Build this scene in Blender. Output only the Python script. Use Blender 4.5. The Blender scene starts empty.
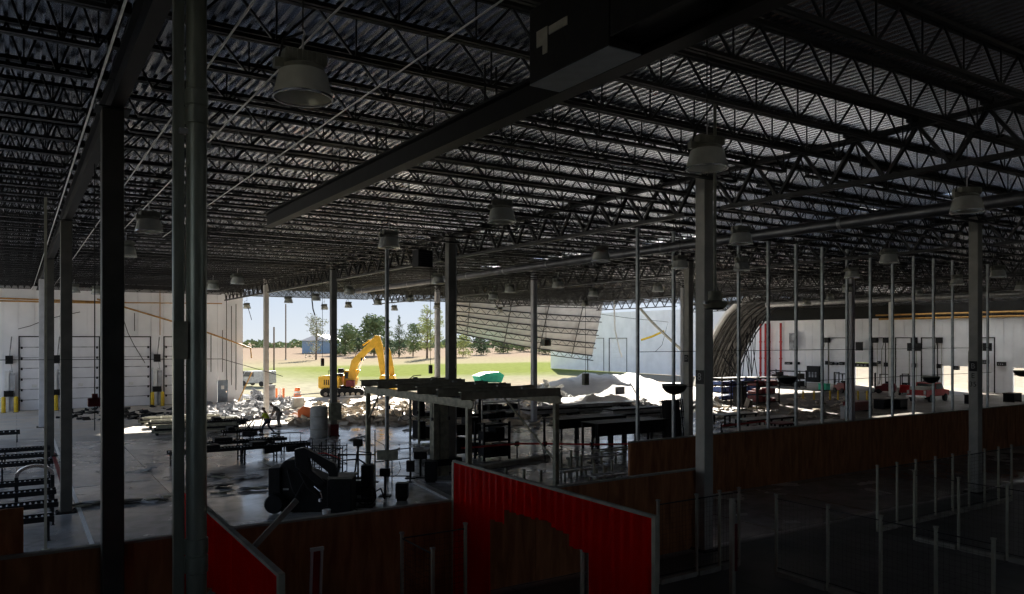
import bpy, bmesh, math, random
from mathutils import Vector, Matrix
random.seed(7)
S = bpy.context.scene
COL = S.collection
# ------------------------------------------------------------------ camera
F, TH, HOR, H = 769.0, math.radians(32.79), 339.0, 6.1
ST, CT = math.sin(TH), math.cos(TH)
cam_d = bpy.data.cameras.new('camera'); cam = bpy.data.objects.new('camera', cam_d); COL.objects.link(cam)
cam.location = (0, 0, H); cam.rotation_euler = (math.pi/2, 0, -TH)
cam_d.sensor_width = 36; cam_d.lens = F/1024*36; cam_d.shift_y = (HOR-297)/1024
cam_d.clip_start = .1; cam_d.clip_end = 3000
S.camera = cam

def at(x, y, d=None, X=None, Y=None, z=None):
    """world point seen at photo pixel (x,y), fixed by its depth, X, Y or height"""
    t = (x-512)/F; rx, ry, rz = ST+t*CT, CT-t*ST, -(y-HOR)/F
    if d is None:
        if X is not None: d = X/rx
        elif Y is not None: d = Y/ry
        else: d = (z-H)/rz
    return Vector((rx*d, ry*d, H+rz*d))
def proj(p):
    d = p[0]*ST+p[1]*CT; u = p[0]*CT-p[1]*ST
    if d < .2: return None
    return (512+F*u/d, HOR-F*(p[2]-H)/d, d)
def inview(pts, m=70):
    for p in pts:
        q = proj(p)
        if q and -m < q[0] < 1024+m and -m < q[1] < 594+m: return True
    return False

# ------------------------------------------------------------------ materials
def mat(name, col, rough=.6, metal=0., var=.0, scale=3., bump=0., spec=.5, trans=0., stretch=None, col2=None, lo=.35, hi=.65):
    m = bpy.data.materials.new(name); m.use_nodes = True
    nt = m.node_tree; b = nt.nodes['Principled BSDF']
    b.inputs['Base Color'].default_value = (*col, 1); b.inputs['Roughness'].default_value = rough
    b.inputs['Metallic'].default_value = metal; b.inputs['Specular IOR Level'].default_value = spec
    b.inputs['Transmission Weight'].default_value = trans
    if var or bump or col2:
        tc = nt.nodes.new('ShaderNodeTexCoord'); mp = nt.nodes.new('ShaderNodeMapping')
        nz = nt.nodes.new('ShaderNodeTexNoise'); nz.inputs['Scale'].default_value = scale; nz.inputs['Detail'].default_value = 6
        nt.links.new(tc.outputs['Object'], mp.inputs['Vector']); nt.links.new(mp.outputs['Vector'], nz.inputs['Vector'])
        if stretch: mp.inputs['Scale'].default_value = stretch
        cr = nt.nodes.new('ShaderNodeValToRGB')
        c2 = col2 if col2 else tuple(min(1, c*(1+var)) for c in col)
        c1 = col if col2 else tuple(c*(1-var) for c in col)
        cr.color_ramp.elements[0].color = (*c1, 1); cr.color_ramp.elements[1].color = (*c2, 1)
        cr.color_ramp.elements[0].position = lo; cr.color_ramp.elements[1].position = hi
        nt.links.new(nz.outputs['Fac'], cr.inputs['Fac']); nt.links.new(cr.outputs['Color'], b.inputs['Base Color'])
        if bump:
            bp = nt.nodes.new('ShaderNodeBump'); bp.inputs['Strength'].default_value = bump; bp.inputs['Distance'].default_value = .05
            nt.links.new(nz.outputs['Fac'], bp.inputs['Height']); nt.links.new(bp.outputs['Normal'], b.inputs['Normal'])
    return m

M = {}
M['deck'] = mat('galvanised_deck', (.64, .65, .69), .24, 1.0, .05, .7)
M['deck_grey'] = mat('primed_deck', (.42, .42, .43), .75, 0, .12, .7)
M['deck_dull'] = mat('dark_slab_deck', (.13, .13, .13), .5, .4, .4, .9)  # darker grey deck for the draped roof slab
M['joist'] = mat('black_joist_paint', (.010, .010, .011), .5, 0, .2, 4)
M['beam'] = mat('dark_beam_paint', (.009, .009, .009), .5, 0, .25, 3, spec=.15)
M['column'] = mat('grey_column_paint', (.07, .066, .055), .6, 0, .2, 2)
M['column_pale'] = mat('grey_putty_paint', (.42, .41, .36), .6, 0, .12, 2)
M['column_mid'] = mat('mid_column_paint', (.19, .185, .165), .6, 0, .15, 2)
M['column_light'] = mat('pale_column_paint', (.55, .56, .58), .55, 0, .1, 2)
M['galv'] = mat('galvanised_pipe', (.26, .28, .23), .38, .75, .25, 6, stretch=(1, 1, .2))
M['post'] = mat('galvanised_post', (.30, .32, .33), .4, .6, .2, 5)
M['plate'] = mat('pale_steel', (.38, .38, .38), .4, .5, .2, 5)
M['white_wall'] = mat('white_panel', (.84, .84, .86), .6, 0, .06, .5)
M['grey_wall'] = mat('grey_panel', (.50, .51, .55), .6, 0, .06, .5)
M['door_white'] = mat('door_white', (.85, .85, .88), .5, 0, .05, 1)
M['dark'] = mat('dark_equipment', (.009, .009, .010), .55, 0, .3, 5, spec=.22)
M['dark_gloss'] = mat('dark_equipment_gloss', (.012, .013, .015), .35, .0, .3, 5, spec=.3)
M['black'] = mat('black_rubber', (.008, .008, .008), .7)
M['olive'] = mat('olive_steel', (.23, .225, .165), .55, .1, .3, 4)
M['olive_lifted'] = mat('olive_shade_lift', (.36, .35, .27), .55, 0, .2, 4)  # same olive steel, lightened to offset the shaded beam faces
M['roller'] = mat('roller_steel', (.5, .52, .55), .3, .8, .15, 5)
M['yellow'] = mat('safety_yellow', (.75, .50, .02), .5, 0, .12, 4)
M['excavator'] = mat('excavator_yellow', (.80, .47, .03), .45, 0, .12, 2)
M['red'] = mat('red_paint', (.45, .015, .015), .45, 0, .15, 4)
M['red_dark'] = mat('dark_red_paint', (.16, .008, .012), .5, 0, .2, 4)
M['orange'] = mat('orange_pipe', (.42, .22, .05), .5, 0, .2, 3)
M['orange_plastic'] = mat('orange_plastic', (.80, .20, .06), .5)
M['white'] = mat('white_paint', (.75, .75, .73), .5, 0, .06, 4)
M['membrane'] = mat('white_membrane', (.66, .65, .63), .9, 0, .12, .35, bump=.5, spec=.1)
M['concrete'] = mat('pale_concrete', (.42, .41, .38), .8, 0, .2, 2, bump=.2)
M['rubble'] = mat('rubble', (.52, .46, .38), 1, 0, .45, .9, spec=.05)
M['rubble_grey'] = mat('grey_rubble', (.38, .385, .40), 1, 0, .5, 1.2, spec=.05)
M['glass_dark'] = mat('dark_glass', (.02, .025, .03), .08)
M['reflector'] = mat('prismatic_reflector', (.86, .86, .78), .22, 0, .06, 8, trans=.45)
M['ballast'] = mat('ballast_grey', (.22, .22, .18), .5, .2, .2, 6)
M['lamp'] = mat('lamp_glass', (.6, .6, .58), .15)
M['blue'] = mat('blue_paint', (.03, .07, .24), .5, 0, .2, 4)
M['teal'] = mat('teal_tarp', (.03, .50, .32), .6, 0, .15, 2)
M['siding_blue'] = mat('blue_siding', (.26, .36, .48), .7, 0, .08, 2)
M['roof_white'] = mat('metal_roof', (.75, .75, .77), .5)
M['bark'] = mat('bark', (.12, .085, .06), .9, 0, .3, 3)
M['leaf_dark'] = mat('leaf_dark', (.11, .15, .085), .8, 0, .45, .6, spec=.1)
M['leaf_mid'] = mat('leaf_mid', (.17, .215, .105), .8, 0, .4, .6, spec=.1)
M['leaf_light'] = mat('leaf_light', (.36, .39, .17), .8, 0, .3, .6, spec=.1)
M['leaf_grey'] = mat('leaf_grey', (.30, .31, .24), .8, 0, .3, .6, spec=.1)
M['skin'] = mat('skin', (.45, .27, .19), .6)
M['hivis'] = mat('hivis_yellow', (.62, .72, .03), .6)
M['denim'] = mat('dark_trousers', (.02, .025, .04), .8)
M['workwear'] = mat('grey_workwear', (.20, .18, .16), .8)
M['hair'] = mat('brown_hair', (.05, .03, .02), .8)
M['chrome'] = mat('bright_metal', (.7, .7, .7), .2, .9)
M['paper'] = mat('faded_paper', (.38, .37, .33), .8, 0, .1, 9)
M['blue_grey'] = mat('blue_grey_sheet', (.17, .21, .26), .45, .3, .1, 5)
M['duct'] = mat('duct_metal', (.16, .16, .165), .4, .6, .2, 2)
M['sack'] = mat('beige_panel', (.62, .60, .55), .7, 0, .1, 3)
M['wire'] = mat('wire_black', (.015, .015, .015), .6)
M['cream'] = mat('cream_post', (.40, .39, .30), .6, 0, .1, 5)
M['apron'] = mat('pale_bounce_slab', (.55, .53, .49), .9, 0, .12, .5, spec=.1)  # pale so the unseen slab bounces sunlight indoors
M['kerb'] = mat('kerb_grey', (.34, .33, .28), .7, 0, .2, 3)
M['signblack'] = mat('sign_black', (.008, .008, .008), .6)
M['signwhite'] = mat('sign_white', (.30, .30, .29), .6)

def skylight_mat():
    m = bpy.data.materials.new('translucent_skylight'); m.use_nodes = True; nt = m.node_tree
    for n in list(nt.nodes):
        if n.type == 'BSDF_PRINCIPLED': nt.nodes.remove(n)
    out = [n for n in nt.nodes if n.type == 'OUTPUT_MATERIAL'][0]
    di = nt.nodes.new('ShaderNodeBsdfDiffuse'); di.inputs[0].default_value = (.8, .8, .8, 1)
    tr = nt.nodes.new('ShaderNodeBsdfTranslucent'); tr.inputs[0].default_value = (.85, .87, .88, 1)
    mx = nt.nodes.new('ShaderNodeMixShader'); mx.inputs[0].default_value = .3
    nt.links.new(di.outputs[0], mx.inputs[1]); nt.links.new(tr.outputs[0], mx.inputs[2]); nt.links.new(mx.outputs[0], out.inputs[0])
    return m
M['skylight'] = skylight_mat(); M['added_panel_clear'] = skylight_mat(); M['added_panel_clear'].node_tree.nodes['Mix Shader'].inputs[0].default_value = .85
def wood_mat():
    m = bpy.data.materials.new('plywood_brown'); m.use_nodes = True; nt = m.node_tree; b = nt.nodes['Principled BSDF']
    tc = nt.nodes.new('ShaderNodeTexCoord'); mp = nt.nodes.new('ShaderNodeMapping'); mp.inputs['Scale'].default_value = (3, 3, .5)
    b.inputs['Specular IOR Level'].default_value = .3
    nz = nt.nodes.new('ShaderNodeTexNoise'); nz.inputs['Scale'].default_value = 1.6; nz.inputs['Detail'].default_value = 7; nz.inputs['Distortion'].default_value = .6
    cr = nt.nodes.new('ShaderNodeValToRGB'); cr.color_ramp.elements[0].color = (.24, .085, .03, 1); cr.color_ramp.elements[1].color = (.56, .235, .095, 1)
    cr.color_ramp.elements[0].position = .3; cr.color_ramp.elements[1].position = .72
    nt.links.new(tc.outputs['Object'], mp.inputs[0]); nt.links.new(mp.outputs[0], nz.inputs['Vector'])
    nt.links.new(nz.outputs['Fac'], cr.inputs[0]); nt.links.new(cr.outputs[0], b.inputs['Base Color']); b.inputs['Roughness'].default_value = .65
    return m
M['wood'] = wood_mat()

def curtain_mat():
    m = bpy.data.materials.new('red_welding_vinyl'); m.use_nodes = True; nt = m.node_tree
    for n in list(nt.nodes):
        if n.type == 'BSDF_PRINCIPLED': nt.nodes.remove(n)
    out = [n for n in nt.nodes if n.type == 'OUTPUT_MATERIAL'][0]
    di = nt.nodes.new('ShaderNodeBsdfPrincipled'); di.inputs['Base Color'].default_value = (.7, .012, .014, 1); di.inputs['Roughness'].default_value = .3
    tr = nt.nodes.new('ShaderNodeBsdfTranslucent'); tr.inputs[0].default_value = (1, .02, .016, 1)
    mx = nt.nodes.new('ShaderNodeMixShader'); mx.inputs[0].default_value = .78
    nt.links.new(di.outputs[0], mx.inputs[1]); nt.links.new(tr.outputs[0], mx.inputs[2]); nt.links.new(mx.outputs[0], out.inputs[0])
    return m
M['curtain'] = curtain_mat()

def mesh_mat():
    m = bpy.data.materials.new('black_wire_mesh'); m.use_nodes = True; nt = m.node_tree; b = nt.nodes['Principled BSDF']
    b.inputs['Base Color'].default_value = (.01, .01, .01, 1); b.inputs['Roughness'].default_value = .6; b.inputs['Alpha'].default_value = .42
    return m
M['mesh'] = mesh_mat()

def floor_mat():
    m = bpy.data.materials.new('sealed_concrete'); m.use_nodes = True; nt = m.node_tree; b = nt.nodes['Principled BSDF']; L = nt.links.new
    tc = nt.nodes.new('ShaderNodeTexCoord')
    def noise(s, det=6, dist=0.):
        n = nt.nodes.new('ShaderNodeTexNoise'); n.inputs['Scale'].default_value = s; n.inputs['Detail'].default_value = det; n.inputs['Distortion'].default_value = dist
        L(tc.outputs['Object'], n.inputs['Vector']); return n
    def ramp(src, a, c, p0, p1):
        r = nt.nodes.new('ShaderNodeValToRGB'); r.color_ramp.elements[0].color = (*a, 1); r.color_ramp.elements[1].color = (*c, 1)
        r.color_ramp.elements[0].position = p0; r.color_ramp.elements[1].position = p1; L(src, r.inputs[0]); return r
    n1 = noise(.12, 8, .6); n2 = noise(1.3, 8, 1.); n3 = noise(.5, 6, .3)
    c1 = ramp(n1.outputs[0], (.29, .29, .30), (.46, .455, .445), .35, .65)
    c2 = ramp(n2.outputs[0], (.55, .55, .55), (1, 1, 1), .3, .6)
    mx = nt.nodes.new('ShaderNodeMix'); mx.data_type = 'RGBA'; mx.blend_type = 'MULTIPLY'; mx.inputs['Factor'].default_value = .8
    L(c1.outputs[0], mx.inputs['A']); L(c2.outputs[0], mx.inputs['B'])
    # slab joints
    br = nt.nodes.new('ShaderNodeTexBrick'); br.offset = 0; br.inputs['Scale'].default_value = 1; br.inputs['Brick Width'].default_value = 5.1; br.inputs['Row Height'].default_value = 5.18
    br.inputs['Mortar Size'].default_value = .03; br.inputs['Color1'].default_value = br.inputs['Color2'].default_value = (1, 1, 1, 1); br.inputs['Mortar'].default_value = (.25, .25, .25, 1)
    L(tc.outputs['Object'], br.inputs['Vector'])
    m2 = nt.nodes.new('ShaderNodeMix'); m2.data_type = 'RGBA'; m2.blend_type = 'MULTIPLY'; m2.inputs['Factor'].default_value = 1
    L(mx.outputs['Result'], m2.inputs['A']); L(br.outputs[0], m2.inputs['B'])
    # dust towards the open end: dirt tracked over the slab
    sp = nt.nodes.new('ShaderNodeSeparateXYZ'); L(tc.outputs['Object'], sp.inputs[0])
    mr = nt.nodes.new('ShaderNodeMapRange'); mr.inputs['From Min'].default_value = 50; mr.inputs['From Max'].default_value = 58; L(sp.outputs['Y'], mr.inputs[0])
    ad = nt.nodes.new('ShaderNodeMath'); ad.operation = 'MULTIPLY'; L(mr.outputs[0], ad.inputs[0])
    r3 = ramp(n3.outputs[0], (.35, .35, .35), (1, 1, 1), .38, .6); L(r3.outputs[0], ad.inputs[1])
    m3 = nt.nodes.new('ShaderNodeMix'); m3.data_type = 'RGBA'; L(ad.outputs[0], m3.inputs['Factor']); L(m2.outputs['Result'], m3.inputs['A']); m3.inputs['B'].default_value = (.56, .50, .42, 1)
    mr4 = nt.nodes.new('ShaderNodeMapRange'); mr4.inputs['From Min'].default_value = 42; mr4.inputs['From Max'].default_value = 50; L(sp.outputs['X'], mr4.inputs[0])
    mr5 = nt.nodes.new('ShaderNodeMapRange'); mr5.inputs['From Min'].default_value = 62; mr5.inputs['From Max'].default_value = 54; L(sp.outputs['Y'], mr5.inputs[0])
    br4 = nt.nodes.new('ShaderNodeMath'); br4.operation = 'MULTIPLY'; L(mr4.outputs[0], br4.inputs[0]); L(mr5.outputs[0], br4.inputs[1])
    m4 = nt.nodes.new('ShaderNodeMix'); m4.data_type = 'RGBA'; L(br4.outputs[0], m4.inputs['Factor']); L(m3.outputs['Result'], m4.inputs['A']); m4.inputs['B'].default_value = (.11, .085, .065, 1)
    # dim light of the welding bays painted into the floor as darkening
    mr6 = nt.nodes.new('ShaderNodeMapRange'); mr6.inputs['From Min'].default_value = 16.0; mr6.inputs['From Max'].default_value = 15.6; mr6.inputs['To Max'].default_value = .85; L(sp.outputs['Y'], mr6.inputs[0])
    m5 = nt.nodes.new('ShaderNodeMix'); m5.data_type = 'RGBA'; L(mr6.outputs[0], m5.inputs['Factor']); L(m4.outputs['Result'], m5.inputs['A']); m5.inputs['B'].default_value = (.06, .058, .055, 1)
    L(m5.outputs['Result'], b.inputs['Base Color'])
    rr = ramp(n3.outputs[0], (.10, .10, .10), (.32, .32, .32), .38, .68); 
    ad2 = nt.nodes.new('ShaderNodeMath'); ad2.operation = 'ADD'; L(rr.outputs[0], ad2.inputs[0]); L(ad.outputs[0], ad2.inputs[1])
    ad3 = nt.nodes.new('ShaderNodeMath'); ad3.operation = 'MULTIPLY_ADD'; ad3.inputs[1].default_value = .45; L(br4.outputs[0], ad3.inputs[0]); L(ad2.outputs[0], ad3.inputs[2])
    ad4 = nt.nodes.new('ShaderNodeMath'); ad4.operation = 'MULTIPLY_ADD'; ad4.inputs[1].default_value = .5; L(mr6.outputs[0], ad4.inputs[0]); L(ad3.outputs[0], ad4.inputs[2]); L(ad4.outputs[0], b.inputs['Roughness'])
    b.inputs['Specular IOR Level'].default_value = .95
    bp = nt.nodes.new('ShaderNodeBump'); bp.inputs['Strength'].default_value = .05; L(n2.outputs[0], bp.inputs['Height']); L(bp.outputs[0], b.inputs['Normal'])
    return m
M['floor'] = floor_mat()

def ground_mat():
    m = bpy.data.materials.new('field_and_dirt'); m.use_nodes = True; nt = m.node_tree; b = nt.nodes['Principled BSDF']; L = nt.links.new
    b.inputs['Roughness'].default_value = 1; b.inputs['Specular IOR Level'].default_value = 0
    tc = nt.nodes.new('ShaderNodeTexCoord'); sp = nt.nodes.new('ShaderNodeSeparateXYZ'); L(tc.outputs['Object'], sp.inputs[0])
    nz = nt.nodes.new('ShaderNodeTexNoise'); nz.inputs['Scale'].default_value = .05; nz.inputs['Detail'].default_value = 8; L(tc.outputs['Object'], nz.inputs['Vector'])
    nf = nt.nodes.new('ShaderNodeTexNoise'); nf.inputs['Scale'].default_value = .8; nf.inputs['Detail'].default_value = 8; L(tc.outputs['Object'], nf.inputs['Vector'])
    def math_(op, a, v):
        n = nt.nodes.new('ShaderNodeMath'); n.operation = op
        for k, q in ((0, a), (1, v)):
            if isinstance(q, (int, float)): n.inputs[k].default_value = q
            else: L(q, n.inputs[k])
        return n.outputs[0]
    yy = math_('ADD', sp.outputs['Y'], math_('MULTIPLY', math_('SUBTRACT', nz.outputs[0], .5), 22))
    mr = nt.nodes.new('ShaderNodeMapRange'); mr.inputs['From Min'].default_value = 60; mr.inputs['From Max'].default_value = 360; L(yy, mr.inputs[0])
    r = nt.nodes.new('ShaderNodeValToRGB'); cr = r.color_ramp; cr.interpolation = 'LINEAR'
    # dirt, pale worn grass, bright grass, dry field, dark hedge line
    stops = [(0, (.30, .265, .215)), (.11, (.28, .25, .205)), (.16, (.20, .205, .12)), (.20, (.15, .175, .055)), (.34, (.155, .18, .06)), (.38, (.25, .23, .15)), (.62, (.25, .20, .155)), (1, (.24, .19, .15))]
    while len(cr.elements) < len(stops): cr.elements.new(.5)
    for e, (p, c) in zip(cr.elements, stops): e.position = p; e.color = (*c, 1)
    L(mr.outputs[0], r.inputs[0])
    # left side of the plot is a worn track
    lx = nt.nodes.new('ShaderNodeMapRange'); lx.inputs['From Min'].default_value = 30; lx.inputs['From Max'].default_value = 52; lx.inputs['To Min'].default_value = .75; lx.inputs['To Max'].default_value = 0
    L(math_('ADD', sp.outputs['X'], math_('MULTIPLY', math_('SUBTRACT', nz.outputs[0], .5), 30)), lx.inputs[0])
    mx = nt.nodes.new('ShaderNodeMix'); mx.data_type = 'RGBA'; L(lx.outputs[0], mx.inputs['Factor']); L(r.outputs[0], mx.inputs['A']); mx.inputs['B'].default_value = (.27, .26, .19, 1)
    fm = nt.nodes.new('ShaderNodeMix'); fm.data_type = 'RGBA'; fm.blend_type = 'MULTIPLY'; fm.inputs['Factor'].default_value = .7
    fr = nt.nodes.new('ShaderNodeValToRGB'); fr.color_ramp.elements[0].position = .3; fr.color_ramp.elements[0].color = (.6, .6, .6, 1); fr.color_ramp.elements[1].position = .6
    L(nf.outputs[0], fr.inputs[0]); L(mx.outputs['Result'], fm.inputs['A']); L(fr.outputs[0], fm.inputs['B'])
    L(fm.outputs['Result'], b.inputs['Base Color'])
    return m
M['ground'] = ground_mat()

# ------------------------------------------------------------------ mesh builder
class MB:
    def __init__(s): s.v = []; s.f = []; s.g = []
    def add(s, vs, fs):
        b = len(s.v); s.g.append((b, len(s.f))); s.v += [tuple(v) for v in vs]; s.f += [tuple(b+i for i in f) for f in fs]; return s
    def box(s, c, d, rz=0., R=None):
        x, y, z = d[0]/2, d[1]/2, d[2]/2
        if R is None: R = Matrix.Rotation(rz, 3, 'Z')
        c = Vector(c)
        vs = [c+R@Vector((a*x, b*y, e*z)) for a in (-1, 1) for b in (-1, 1) for e in (-1, 1)]
        return s.add(vs, [(0, 1, 3, 2), (4, 6, 7, 5), (0, 4, 5, 1), (2, 3, 7, 6), (0, 2, 6, 4), (1, 5, 7, 3)])
    def bb(s, x0, x1, y0, y1, z0, z1): return s.box(((x0+x1)/2, (y0+y1)/2, (z0+z1)/2), (x1-x0, y1-y0, z1-z0))
    def bar(s, p, q, w, h=None, up=(0, 0, 1)):
        p, q = Vector(p), Vector(q); h = h or w; z = (q-p)
        if z.length < 1e-6: return s
        z.normalize(); u = Vector(up)
        if abs(z.dot(u)) > .98: u = Vector((0, 1, 0))
        x = z.cross(u).normalized(); y = x.cross(z)
        vs = [e+x*(a*w/2)+y*(b*h/2) for e in (p, q) for a, b in ((-1, -1), (1, -1), (1, 1), (-1, 1))]
        return s.add(vs, [(0, 3, 2, 1), (4, 5, 6, 7), (0, 1, 5, 4), (1, 2, 6, 5), (2, 3, 7, 6), (3, 0, 4, 7)])
    def tube(s, pts, r, n=8, caps=True):
        pts = [Vector(p) for p in pts]; rings = []; b0 = len(s.v); vs = []; fs = []
        rr = r if isinstance(r, (list, tuple)) else [r]*len(pts)
        x = None
        for i, p in enumerate(pts):
            t = (pts[min(i+1, len(pts)-1)]-pts[max(i-1, 0)]).normalized()
            if x is None:
                u = Vector((0, 0, 1)) if abs(t.z) < .9 else Vector((1, 0, 0)); x = t.cross(u).normalized()
            else:
                x = (x-t*x.dot(t)).normalized()
            y = t.cross(x)
            vs += [p+(x*math.cos(2*math.pi*k/n)+y*math.sin(2*math.pi*k/n))*rr[i] for k in range(n)]
        for i in range(len(pts)-1):
            for k in range(n): fs.append((i*n+k, i*n+(k+1) % n, (i+1)*n+(k+1) % n, (i+1)*n+k))
        if caps: fs.append(tuple(range(n))[::-1]); fs.append(tuple((len(pts)-1)*n+k for k in range(n)))
        return s.add(vs, fs)
    def lathe(s, prof, n=24, c=(0, 0, 0), axis='z', cap=True):
        vs = []; fs = []; c = Vector(c)
        for r, h in prof:
            for k in range(n):
                a = 2*math.pi*k/n; q = (r*math.cos(a), r*math.sin(a), h)
                if axis == 'x': q = (q[2], q[0], q[1])
                if axis == 'y': q = (q[0], q[2], q[1])
                vs.append(c+Vector(q))
        m = len(prof)
        for i in range(m-1):
            for k in range(n): fs.append((i*n+k, i*n+(k+1) % n, (i+1)*n+(k+1) % n, (i+1)*n+k))
        if cap: fs.append(tuple(range(n))[::-1]); fs.append(tuple((m-1)*n+k for k in range(n)))
        return s.add(vs, fs)
    def prism(s, poly, axis, a, b):
        """polygon in the two other axes, extruded along axis from a to b"""
        def P(u, v, w): return {'x': (w, u, v), 'y': (u, w, v), 'z': (u, v, w)}[axis]
        n = len(poly); vs = [P(u, v, a) for u, v in poly]+[P(u, v, b) for u, v in poly]
        fs = [tuple(range(n))[::-1], tuple(range(n, 2*n))]+[(i, (i+1) % n, n+(i+1) % n, n+i) for i in range(n)]
        return s.add(vs, fs)
    def sphere(s, c, r, n=10, m=6, sz=1., lo=-1., hi=1.):
        pr = [(max(1e-4, r*math.cos(a)), r*sz*math.sin(a)) for a in [(lo+(hi-lo)*i/m)*math.pi/2 for i in range(m+1)]]
        return s.lathe(pr, n, c)
    def each(s, name, m, parent=None, loc=None, smooth=False, bevel=0.):
        out = []
        for (v0, f0), (v1, f1) in zip(s.g, s.g[1:]+[(len(s.v), len(s.f))]):
            q = MB(); q.v = s.v[v0:v1]; q.f = [tuple(i-v0 for i in f) for f in s.f[f0:f1]]
            out.append(q.build(name, m, parent, loc, smooth, bevel))
        return out[-1]
    def build(s, name, m, parent=None, loc=None, smooth=False, bevel=0.):
        me = bpy.data.meshes.new(name); me.from_pydata(s.v, [], s.f)
        if len(s.f) < 60000 and smooth != 'deck':
            bm = bmesh.new(); bm.from_mesh(me); bmesh.ops.recalc_face_normals(bm, faces=bm.faces); bm.to_mesh(me); bm.free()
        me.materials.append(M[m] if isinstance(m, str) else m)
        if smooth is True:
            for p in me.polygons: p.use_smooth = True
            me.set_sharp_from_angle(angle=.7)
        o = bpy.data.objects.new(name, me); COL.objects.link(o)
        if parent: o.parent = parent
        if loc is not None: o.location = loc
        if bevel:
            bv = o.modifiers.new('bevel', 'BEVEL'); bv.width = bevel; bv.segments = 2; bv.limit_method = 'ANGLE'
        return o

def tag(o, label, cat, group=None):
    o['label'] = label; o['category'] = cat
    if group: o['group'] = group
    return o
def thing(name, label, cat, loc=(0, 0, 0), rz=0., group=None):
    o = bpy.data.objects.new(name, None); COL.objects.link(o); o.location = loc; o.rotation_euler = (0, 0, rz)
    o.empty_display_size = .1
    return tag(o, label, cat, group)
def struct(o): o['kind'] = 'structure'; return o
def stuff(o, label, cat): o['kind'] = 'stuff'; return tag(o, label, cat)
KIDS = {}
def dup(root, loc=None, rz=None, label=None, group=None, scale=None):
    r = root.copy(); COL.objects.link(r)
    if loc is not None: r.location = loc
    if rz is not None: r.rotation_euler = (0, 0, rz)
    if label: r['label'] = label
    if group: r['group'] = group
    if scale: r.scale = (scale,)*3 if not isinstance(scale, tuple) else scale
    for ch in root.children:
        c = ch.copy(); COL.objects.link(c); c.parent = r
        for g in ch.children:
            k = g.copy(); COL.objects.link(k); k.parent = c
    return r
def text_mesh(s, size, name, m, parent, mtx):
    cu = bpy.data.curves.new(name, 'FONT'); cu.body = s; cu.size = size; cu.align_x = 'CENTER'; cu.align_y = 'CENTER'; cu.extrude = .004
    o = bpy.data.objects.new(name, cu); COL.objects.link(o)
    dg = bpy.context.evaluated_depsgraph_get(); me = bpy.data.meshes.new_from_object(o.evaluated_get(dg))
    bpy.data.objects.remove(o)
    me.materials.clear(); me.materials.append(M[m]); me.transform(mtx)
    t = bpy.data.objects.new(name, me); COL.objects.link(t); t.parent = parent
    return t

ORD = ['first', 'second', 'third', 'fourth', 'fifth', 'sixth', 'seventh', 'eighth', 'ninth', 'tenth', 'eleventh', 'twelfth', 'thirteenth', 'fourteenth', 'fifteenth', 'sixteenth', 'seventeenth', 'eighteenth', 'nineteenth', 'twentieth']

X0, Y0, SX, SY = 1.467, 15.73, 15.30, 15.53
def cx(i): return X0+SX*i
def cy(j): return Y0+SY*j
DECK = 11.05; XE = 62.67; YE = 78.3; YE2 = 58.0; XW = 93.3; YW = 77.5

# ------------------------------------------------------------------ setting
XL = -5.2
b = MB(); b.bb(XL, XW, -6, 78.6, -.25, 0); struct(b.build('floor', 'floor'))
b = MB(); b.add([(-400, -60, -.06), (900, -60, -.06), (900, 1200, -.06), (-400, 1200, -.06)], [(0, 1, 2, 3)]); struct(b.build('floor_ground', 'ground'))

b = MB(); b.bb(-70, XL-.1, 12, 150, -.2, -.03); struct(b.build('floor_bounce_slab', 'apron'))  # unseen slab added to bounce light onto dock wall and ceiling

def deck_strip(mb, x0, x1, y0, y1, pitch=.18, z=DECK):
    n = int(round((x1-x0)/pitch)); p = (x1-x0)/n; pts = []
    for k in range(n):
        x = x0+k*p; pts += [(x, z), (x+p*.36, z), (x+p*.50, z+.085), (x+p*.86, z+.085)]
    pts.append((x1, z))
    vs = []; fs = []
    for x, zz in pts: vs += [(x, y0, zz), (x, y1, zz)]
    for k in range(len(pts)-1): fs.append((2*k, 2*k+2, 2*k+3, 2*k+1))
    mb.add(vs, fs)
b = MB()
deck_strip(b, XL, 26.6, -6, YE)
gaps = [(13.7, 14.2), (17.2, 17.7), (25.8, 29.8), (35.5, 39.5), (44, 46)]
y = -6
for g0, g1 in gaps+[(YE, None)]:
    deck_strip(b, 26.6, 27.8, y, g0); y = g1
deck_strip(b, 27.8, XE, -6, YE)
deck_strip(b, XE, 71, -6, 66); deck_strip(b, 71, 77.9, -6, YE2); deck_strip(b, 77.9, 87, -6, YE); deck_strip(b, 87, 92.6, -6, 14.2); deck_strip(b, 87, 92.6, 52.2, YE); deck_strip(b, 92.6, XW, -6, YE)
struct(b.build('ceiling', 'deck', smooth='deck'))
for k, (g0, g1) in enumerate(gaps):
    t = thing('roof_skylight', 'bright skylight panel in the roof right of centre, %s from the camera' % ORD[k], 'skylight', (27.2, (g0+g1)/2, DECK+.1)); l_ = (g1-g0)/2
    MB().bb(-.58, .58, -l_, l_, 0, .02).build('skylight_pane', 'skylight', t)
    m = MB()
    for x in (-.64, .58): m.bb(x, x+.06, -l_, l_, -.02, .06)
    m.build('frame', 'plate', t)
for k in range(5):  # translucent panels added in the deck to brighten the right wall
    t = thing('roof_skylight', 'long translucent roof panel added to light the right wall, %s from the front' % ORD[k], 'skylight', (89.8, 18+k*7.6, DECK+.1))
    MB().bb(-2.8, 2.8, -3.7, 3.7, 0, .02).build('skylight_pane', 'added_panel_clear', t)
    m = MB()
    for y in (-3.78, 3.7): m.bb(-2.8, 2.8, y, y+.08, -.02, .06)
    m.build('frame', 'plate', t)

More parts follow.
